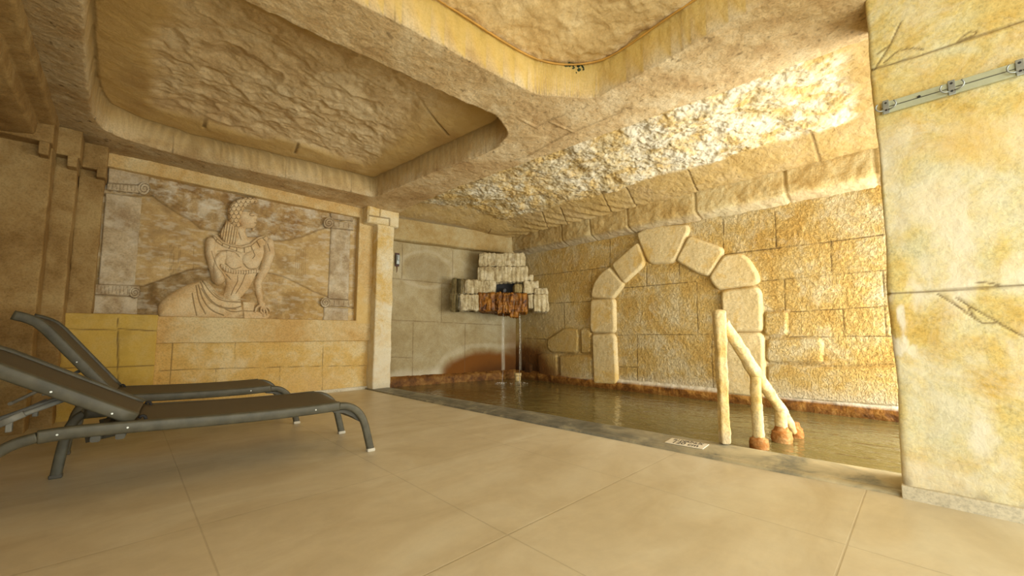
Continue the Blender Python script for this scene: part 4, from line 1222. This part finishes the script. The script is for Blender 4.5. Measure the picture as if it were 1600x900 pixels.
bm = bmesh.new(); bbox(bm, (a, -.02, zb), (b, .40, zt)); mesh_obj('opening_shade', bm, M['black'], spout)  # solid black block stands for the shade inside the hole
nx, nz = sl(590, 505, -.18)
bm = bmesh.new(); tube(bm, [(nx, .0, nz+.02), (nx, -.12, nz+.02), (nx, -.20, nz-.01)], [.03, .03, .024], 14); mesh_obj('nozzle', bm, M['nozzle'], spout)

# thin falls of water and the pipe stub at the corner
def fall(px_top, px_bot, label, seed):
    bm = bmesh.new()
    pts, rad = [], []
    q0 = Vector(px_top); q1 = Vector(px_bot)
    for i in range(30):
        t = i/29
        p = q0.lerp(q1, t)
        p.x += .010*float(fbm(t*3, seed, 0, 1, 2, 3)); p.y += .010*float(fbm(t*3, seed, 5, 1, 2, 3))
        pts.append(p); rad.append(.006+.002*float(fbm(t*10, seed, 0, 1, 2, 8)))
    tube(bm, pts, rad, 10)
    o = mesh_obj('water_trickle', bm, M['stream'])
    return tag(o, label, 'water')
def onp(px, py, yl):
    x, z = sl((px-690)*6, (py-370)*6, yl)
    return (SP0.x+.70711*x+.70711*yl, SP0.y-.70711*x+.70711*yl, z+1.18)
t1, b1 = onp(786, 487, -.30), onp(786, 590, -.30)
t2, b2 = onp(812, 490, -.30), onp(812, 588, -.30)
fall(t1, (t1[0], t1[1], -.065), 'left thin stream of water falling from the rusty rock lip', 1)
fall(t2, (t2[0], t2[1], -.065), 'right thin stream of water falling from the rusty rock lip', 2)
q = onp(809, 588, .22)
bm = bmesh.new(); tube(bm, [(q[0], q[1], -.10), (q[0], q[1], .06)], [.055, .055], 18); tube(bm, [(q[0], q[1], .02), (q[0], q[1], .075)], [.066, .066], 18)
tag(mesh_obj('pipe_stub', bm, M['rail']), 'short pale pipe stub at the water line in the pool corner', 'pipe')
# splash
bm = bmesh.new()
for (sx_, sy_) in ((t1[0], t1[1]), (t2[0], t2[1])):
    for i in range(34):
        a_ = random.uniform(0, 6.28); r_ = random.uniform(.0, .16)
        c_ = (sx_+r_*math.cos(a_), sy_+r_*math.sin(a_), -.052+random.uniform(0, .03)*(1-r_/.17))
        bmesh.ops.create_icosphere(bm, subdivisions=1, radius=random.uniform(.004, .012), matrix=Matrix.Translation(c_))
tag(mesh_obj('splash_foam', bm, M['stream']), 'small foaming splash where the thin streams meet the pool', 'splash', kind='stuff')

# rusty bracket on the far wall beside the column
s0, zt = atb(617.5, 395); s1, zb = atb(623, 417)
c_ = BW0+bu*(s0+s1)/2+bn*.0
t = thing('wall_bracket', 'small rusty dark metal bracket on the far pool wall beside the column', 'bracket', (c_[0], c_[1], (zt+zb)/2), math.atan2(bu[1], bu[0]))
bm = bmesh.new(); bbox(bm, (-.035, -.025, -.11), (.035, .0, .11), .004); mesh_obj('back_plate', bm, M['rustmetal'], t)
bm = bmesh.new(); bbox(bm, (-.028, -.07, -.085), (.028, -.02, .075), .008); bbox(bm, (-.014, -.085, -.02), (.014, -.06, .06), .004); mesh_obj('lamp_body', bm, M['rackmetal'], t)
bm = bmesh.new(); tube(bm, [(0, -.012, -.11), (.004, -.01, -.16), (0, -.008, -.21)], [.008, .006, .003], 8); mesh_obj('rust_drip', bm, M['rock_rust'], t)

# ================================================================== HANDRAIL
M['collar'] = stone('rust_tinted_collar', ((.28, .10, .022), (.46, .19, .05), (.60, .34, .14)), 7, 20, bump=.6, bscale=40)
def lump(o, amp, sc, seed):
    me = o.data; n = len(me.vertices)
    co = np.empty(n*3, np.float32); no = np.empty(n*3, np.float32)
    me.vertices.foreach_get('co', co); me.vertices.foreach_get('normal', no)
    co = co.reshape(-1, 3).astype(float); no = no.reshape(-1, 3)
    h = amp*fbm(co[:, 0], co[:, 1], co[:, 2], sc, 3, seed)+amp*.4*fbm(co[:, 0], co[:, 1], co[:, 2], sc*3.5, 3, seed+2)
    me.vertices.foreach_set('co', (co+no*h[:, None]).astype(np.float32).ravel()); me.update(); return o
HR = at(1133, 694, Z=.02)
hrl = thing('pool_handrail', 'lumpy plastered stone handrail stepping down from the curb into the water', 'handrail', (HR[0], HR[1], .02))
hr0 = Vector(hrl.location)
def atv(x, y, P):    # height of pixel row y above plan point P (nearest column)
    lo, hi = -1.0, 3.0
    for _ in range(40):
        m_ = (lo+hi)/2
        if proj(np.float64(P[0]), np.float64(P[1]), np.float64(m_))[1] > y: lo = m_
        else: hi = m_
    return (lo+hi)/2
def dense(path, radii, step=.012):
    P, R_ = [], []
    for i in range(len(path)-1):
        a, b = Vector(path[i]), Vector(path[i+1]); k = max(1, int((b-a).length/step))
        for j in range(k): P.append(a.lerp(b, j/k)); R_.append(radii[i]+(radii[i+1]-radii[i])*j/k)
    P.append(Vector(path[-1])); R_.append(radii[-1]); return P, R_
def hpost(name, path, radii, seed, amp=.010, label=None):
    bm = bmesh.new(); P, R_ = dense([Vector(p)-hr0 for p in path], radii); tube(bm, P, R_, 26)
    o = mesh_obj(name, bm, M['rail'], hrl); lump(o, amp, 12, seed)
    if label: o['label'] = label
    return o
p2 = at(1186, 700, Z=-.06); p3 = at(1222, 690, Z=-.06); p4 = at(1244, 683, Z=-.06)
z1 = atv(0, 489, HR)
z2 = atv(0, 585, p2); z3 = atv(0, 640, p3)
# square newel
nw = rough_box('newel_post', (-.035, -.035, -.0), (.035, .035, z1-.005), M['rail'], hrl, r=.016, res=.011, amp=.012, scale=8, seed=71, fine=.004,
               attrs_f=lambda x, y, z: {'grime_dim': sstep(.10, .02, z)*.3, 'pale': sstep(.12, .05, z)*.3})
nw.rotation_euler = (0, 0, math.radians(40))
hpost('handrail_bar', [(HR[0]+.02, HR[1]-.02, z1-.06), (p2[0], p2[1], z2+.01), (p3[0], p3[1], z3+.01), (p4[0], p4[1], -.05)], [.036, .046, .040, .028], 81, .012)
hpost('post', [(p2[0], p2[1], -.12), (p2[0], p2[1], z2)], [.040, .037], 82)
hpost('post', [(p3[0], p3[1], -.12), (p3[0], p3[1], z3)], [.044, .040], 83)
for p, r_, h_, s_ in ((p2, .060, .02, 1), (p3, .066, .05, 2), (p4, .050, .035, 3)):
    bm = bmesh.new()
    P, R_ = dense([Vector((p[0], p[1], z))-hr0 for z in (-.14, -.07, -.03, h_*.35, h_*.6, h_, h_+.025)], [r_*.9, r_*1.05, r_*1.12, r_*1.02, r_*.80, r_*.70, r_*.55], .006)
    tube(bm, P, R_, 28); o = mesh_obj('base_collar', bm, M['collar'], hrl); lump(o, .008, 14, 90+s_); o['label'] = 'rust encrusted collar at the water line'

# ================================================================== DEPTH SIGN ON THE CURB
sc_ = [at(x, y, Z=.024) for x, y in ((1036, 691), (1095.5, 701.7), (1111, 694), (1052, 685))]
so = (sc_[0]+sc_[1]+sc_[2]+sc_[3])/4
sux = Vector(sc_[1]-sc_[0]).normalized(); sw = (sc_[1]-sc_[0]); sh = (sc_[3]-sc_[0])
SW, SH = float(np.linalg.norm(sw)), float(np.linalg.norm(sh))*.95
sign = thing('depth_sign', 'cream depth plate lettered 120 cm lying on the pool curb', 'sign', (so[0], so[1], .021), math.atan2(sux.y, sux.x))
bm = bmesh.new(); bbox(bm, (-SW/2, -SH/2, 0), (SW/2, SH/2, .005), .0015); mesh_obj('sign_plate', bm, M['sign'], sign)
def lettering(txt, size, x, y, squash=1.0):
    cu = bpy.data.curves.new('lettering', 'FONT'); cu.body = txt; cu.size = size; cu.align_x = 'CENTER'; cu.align_y = 'CENTER'; cu.extrude = .0004; cu.offset = size*.012
    ob_ = bpy.data.objects.new('lettering', cu); COL.objects.link(ob_)
    dg = bpy.context.evaluated_depsgraph_get()
    me = bpy.data.meshes.new_from_object(ob_.evaluated_get(dg)); bpy.data.objects.remove(ob_)
    me.materials.clear()
    o = link_mesh('lettering', me, M['ink'], sign); o.location = (x, y, .0056); o.scale = (squash, 1, 1); return o
lettering('SU DER\u0130NL\u0130K', SH*.42, 0, SH*.23, SW*.86/(SH*.42*6.6))
lettering('120 cm', SH*.60, 0, -SH*.20, SW*.80/(SH*.60*3.4))

# ================================================================== HOOK RACK
zt0 = at(1487, 129, X=2.775)[2]; zb0 = at(1487, 151, X=2.775)[2]
zc0 = (zt0+zb0)/2; hh_ = (zt0-zb0)/2
y_l = at(1378, 172, X=2.775)[1]
rack = thing('coat_hook_rack', 'long grey green coat rack strip with double metal hooks screwed to the partition wall', 'coat rack', (2.768, y_l, zc0))
bm = bmesh.new(); bbox(bm, (-.012, -1.15, -hh_*.86), (.004, .0, hh_*.86), .002); mesh_obj('strip', bm, M['rackpaint'], rack)
bm = bmesh.new(); bbox(bm, (-.0135, -1.14, -.002), (-.011, -.0, .002)); mesh_obj('strip_groove', bm, M['frame_grey'], rack)
hy = [at(x, 140, X=2.76)[1]-y_l for x in (1382, 1487, 1597)]
hy += [hy[2]-.20, hy[2]-.42]
hook0 = None
for k, y in enumerate(hy):
    if hook0 is None:
        bm = bmesh.new(); bbox(bm, (-.007, -.012, -.036), (0, .012, .036), .002)
        h_ = mesh_obj('hook', bm, M['rackmetal'], rack)
        arms = []
        for s in (-1, 1):
            bm = bmesh.new(); pts = [Vector((-.004, s*(.008), -.016))]
            for j in range(9):
                a = math.radians(-90+j*18)
                pts.append(Vector((-.020-.010*j/8, s*(.014+.020*math.cos(a)+.004), .002+.020*math.sin(a)-.004)))
            tube(bm, pts, [.0036]*len(pts), 8)
            arms.append(mesh_obj('hook_arm', bm, M['rackmetal'], h_))
        for z in (-.018, .020):
            bm = bmesh.new(); tube(bm, [(-.005, 0, z), (-.0085, 0, z)], .005, 12); arms.append(mesh_obj('screw', bm, M['screw'], h_))
        hook0 = (h_, arms); h_.location = (-.013, y, 0)
    else:
        c = hook0[0].copy(); COL.objects.link(c); c.location = (-.013, y, 0)
        for a in hook0[1]:
            d = a.copy(); COL.objects.link(d); d.parent = c
bm = bmesh.new(); yy = at(1436, 152, X=2.76)[1]-y_l; tube(bm, [(-.011, yy, .004), (-.017, yy, .004)], .006, 12); mesh_obj('screw', bm, M['screw'], rack)

# ================================================================== MOSS AND STAINED CRACK IN THE COFFER
bm = bmesh.new()
c0 = at(903, 93, Z=2.80)
for i in range(170):
    px_ = random.gauss(902, 13); py_ = 90+random.gauss(0, 4) if random.random() < .6 else 90+abs(random.gauss(0, 9))
    t_ = (px_-838)/(935-838)
    X_, Y_ = 2.15+(2.46-2.15)*t_, 1.90+(1.62-1.90)*t_
    z_ = atv(0, py_, (X_, Y_)); z_ = min(max(z_, 2.70), 2.86)
    r_ = random.uniform(.007, .017)
    d_ = Vector((-.67, -.74, 0))*random.uniform(-.002, .012)
    mt_ = Matrix.Translation(Vector((X_, Y_, z_))+d_) @ Matrix.Rotation(random.uniform(0, 3), 4, Vector((random.random(), random.random(), 1)).normalized()) @ Matrix.Diagonal((1.6, 1, .5, 1))
    bmesh.ops.create_icosphere(bm, subdivisions=1, radius=r_, matrix=mt_)
tag(mesh_obj('moss_patch', bm, M['moss']), 'dark green moss growing on the edge of the bright ceiling coffer', 'moss', kind='stuff')
bm = bmesh.new()
cp = [(-.1, 2.02), (.66, 2.00), (1.36, 1.945), (2.04, 1.905), (2.18, 1.855), (2.42, 1.64), (2.455, 1.50), (2.41, 1.02), (2.345, .49), (2.33, -.1)]
cp = smooth_line(cp, 2)
tube(bm, [(x-.005, y-.01, 2.835+.006*math.sin(i*.9)) for i, (x, y) in enumerate(cp)], .007, 8)  # raised tube added in place of an orange-stained crack
tag(mesh_obj('ceiling_crack', bm, M['crack']), 'thin ochre cable running round the top edge of the bright ceiling coffer', 'crack')

# ================================================================== SUN LOUNGERS
W_ = .62      # width across
RAIL = [(-.215, .325), (-.45, .318), (-.8, .322), (-1.15, .338), (-1.40, .345), (-1.50, .338)]
def zr(x): return float(np.interp(-x, [-a for a, b in RAIL], [b for a, b in RAIL]))
FRONT = [(0, .012), (-.022, .10), (-.045, .19), (-.075, .255), (-.12, .300), (-.165, .320), (-.215, .325)]
BACK = [(-1.50, .338), (-1.575, .318), (-1.635, .27), (-1.675, .19), (-1.70, .10), (-1.72, .012)]
def curve3(pts, y, it=2): return [(a, y, b) for a, b in smooth_line(pts, it)]
def lounger(name, label, loc, rz, ang, blen, rear=(-1.70, -1.50)):
    t = thing(name, label, 'sun lounger', loc, rz, 'sun loungers side by side in the left corner')
    rw, rh = .036, .058
    for y in (0, W_):
        bm = bmesh.new(); bx = rear[0] if y == 0 else rear[1]; bx += .22 if bx < -1.6 else .088; bar(bm, curve3([q_ for q_ in RAIL if q_[0] > bx+.04]+[(bx, .338)], y), (0, 1, 0), rw, rh, .010); r = mesh_obj('side_rail', bm, M['frame_grey'], t)
        for xb in (-1.21, bx+.06, -.36):
            bm = bmesh.new(); s = -1 if y == 0 else 1
            tube(bm, [(xb, y+s*.016, zr(xb)), (xb, y+s*.020, zr(xb))], .0042, 12); mesh_obj('bolt', bm, M['steel'], r)
        bx = rear[0] if y == 0 else rear[1]
        ks_ = 1.0 if bx < -1.6 else .4
        back = [(bx+(a_+1.72)*ks_, b_) for a_, b_ in BACK]
        for leg in (FRONT, back):
            bm = bmesh.new(); pts = curve3(leg, y)
            bar(bm, pts, (0, 1, 0), rw, rh*.80, .010)
            l = mesh_obj('leg', bm, M['frame_grey'], t)
            fx = leg[0][0] if leg is FRONT else leg[-1][0]
            bm = bmesh.new(); bbox(bm, (fx-.026, y-.021, 0.0), (fx+.026, y+.021, .022), .005); mesh_obj('foot_cap', bm, M['foot'] if leg is FRONT else M['frame_dark'], l)
    # front cross member: curved apron tucked under the front bend
    bm = bmesh.new()
    n = 20
    for i in range(n):
        pass
    rows = []
    for i in range(n+1):
        f = i/n; y = .01+f*(W_-.02); sag = math.sin(math.pi*f)
        sec = [(-.245, .300), (-.16, .292-.012*sag), (-.10, .262-.020*sag), (-.065, .215-.004*sag), (-.078, .205), (-.125, .245-.020*sag), (-.18, .275-.012*sag), (-.245, .285)]
        rows.append([bm.verts.new((a, y, b)) for a, b in sec])
    for a, b in zip(rows[:-1], rows[1:]):
        for j in range(len(a)):
            f = bm.faces.new((a[j], a[(j+1) % len(a)], b[(j+1) % len(a)], b[j])); f.smooth = True
    bm.faces.new(rows[0]); bm.faces.new(list(reversed(rows[-1])))
    mesh_obj('front_apron', bm, M['frame_dark'], t)
    for x, z in ((-1.235, .300), (min(-1.26, max(rear)+.20), .300)):
        bm = bmesh.new(); bar(bm, [(x, .0, z), (x, W_, z)], (1, 0, 0), .035, .030, .008); mesh_obj('cross_bar', bm, M['frame_dark'], t)
    # seat sling
    def sheet(nm, prof, y0, y1, sag, th=.006, parent=t):
        bm = bmesh.new(); m_ = 14; top = []; bot = []
        prof = smooth_line(prof, 2)
        for i, (x, z) in enumerate(prof):
            fx = i/(len(prof)-1)
            top.append([bm.verts.new((x, y0+(y1-y0)*j/m_, z-sag*math.sin(math.pi*j/m_)*min(1, 4*fx, 4*(1-fx)+.35))) for j in range(m_+1)])
            bot.append([bm.verts.new((v.co.x, v.co.y, v.co.z-th)) for v in top[-1]])
        for G, fl_ in ((top, 0), (bot, 1)):
            for a, b in zip(G[:-1], G[1:]):
                for j in range(m_): f = bm.faces.new((a[j], a[j+1], b[j+1], b[j])); f.smooth = True
        for j in range(m_):
            bm.faces.new((top[0][j], top[0][j+1], bot[0][j+1], bot[0][j])); bm.faces.new((top[-1][j], top[-1][j+1], bot[-1][j+1], bot[-1][j]))
        for i in range(len(top)-1):
            for j in (0, m_): bm.faces.new((top[i][j], top[i+1][j], bot[i+1][j], bot[i][j]))
        return mesh_obj(nm, bm, M['sling'], parent)
    sheet('seat_sling', [(-1.20, .362), (-.8, .350), (-.45, .346), (-.25, .350), (-.18, .340), (-.125, .305)], .012, W_-.012, .012)
    # backrest hinged at x=-1.22
    ca, sa = math.cos(ang), math.sin(ang)
    hx, hz = -1.19, .368
    def bk(s, o_=0): return (hx-ca*s-sa*o_, hz+sa*s-ca*o_*1.0 if False else hz+sa*s-ca*(-o_)*-1)
    bpath = [(hx-ca*s, hz+sa*s) for s in (0, blen*.3, blen*.6, blen*.84)]
    e = bpath[-1]; a2 = ang-math.radians(22)
    bpath += [(e[0]-math.cos(a2)*blen*.10, e[1]+math.sin(a2)*blen*.10), (e[0]-math.cos(a2)*blen*.20, e[1]+math.sin(a2)*blen*.15)]
    br = None
    for y in (.045, W_-.045):
        bm = bmesh.new(); bar(bm, [(a, y, b) for a, b in smooth_line(bpath, 1)], (0, 1, 0), .034, .060, .009)
        b_ = mesh_obj('backrest_rail', bm, M['frame_grey'], t); br = br or b_
        for f_ in (.12, .42):
            s = -1 if y < .3 else 1; px_, pz_ = hx-ca*blen*f_, hz+sa*blen*f_
            bm = bmesh.new(); tube(bm, [(px_, y+s*.015, pz_-.01), (px_, y+s*.019, pz_-.01)], .0042, 12); mesh_obj('bolt', bm, M['steel'], b_)
    off = [(x+sa*.014, z+ca*.014) for x, z in bpath]
    sheet('backrest_sling', off, .055, W_-.055, .018)
    bm = bmesh.new(); q = bpath[-2]; bar(bm, [(q[0], .045, q[1]-.01), (q[0], W_-.045, q[1]-.01)], (1, 0, 0), .030, .030, .008); mesh_obj('head_bar', bm, M['frame_dark'], t)
    # dark hinge plates at the seat side
    for y in (.045, W_-.045):
        bm = bmesh.new(); pts = []
        for j in range(7):
            a = math.radians(-30+j*28); pts.append((hx+.028+.016*math.cos(a), y, hz-.020+.034*math.sin(a)))
        bar(bm, pts, (0, 1, 0), .020, .014, .004); mesh_obj('hinge_hook', bm, M['black'], t)
    # notched rack bars inside the side rails and the prop frame
    rx0, rx1 = -1.05, -1.36
    for y in (.075, W_-.075):
        bm = bmesh.new(); bar(bm, [(rx0, y, .318), (rx0-.12, y, .322), (rx1, y, .290)], (0, 1, 0), .014, .034, .004)
        for j in range(5):
            xx = rx0-.07-.055*j; bbox(bm, (xx-.010, y-.010, .330), (xx+.006, y+.010, .352), .002)
        mesh_obj('notched_rack', bm, M['frame_dark'], t)
    px_, pz_ = hx-ca*blen*.36, hz+sa*blen*.36-.03
    fx_, fz_ = px_-.30, .352
    bm = bmesh.new(); tube(bm, [(fx_, .09, fz_), (fx_+.02, .09, fz_+.012), (px_, .12, pz_)], .011, 12); tube(bm, [(fx_, W_-.09, fz_), (fx_+.02, W_-.09, fz_+.012), (px_, W_-.12, pz_)], .011, 12)
    tube(bm, [(fx_, .055, fz_), (fx_, W_-.055, fz_)], .011, 12)
    pf_ = mesh_obj('prop_frame', bm, M['prop'], t)
    for y in (.09, W_-.09):
        mx, mz = fx_*.55+px_*.45, fz_*.55+pz_*.45
        bm = bmesh.new(); bar(bm, [(mx-.04, y+.01, mz-.022), (mx+.04, y+.01, mz+.022)], (0, 1, 0), .030, .030, .006)
        bbox(bm, (mx-.012, y+.0, mz-.055), (mx+.008, y+.020, mz-.01), .003); mesh_obj('prop_clip', bm, M['prop'], pf_)
    return t
lounger('sun_lounger', 'nearer grey brown sling sun lounger with its backrest set low', (1.245, 2.665, 0), math.radians(-4), math.radians(31), .80, (-1.72, -1.52))
lounger('sun_lounger', 'farther grey brown sling sun lounger by the yellow dado with its backrest raised higher', (1.14, 3.92, 0), math.radians(-3), math.radians(54), .72, (-1.38, -1.40))
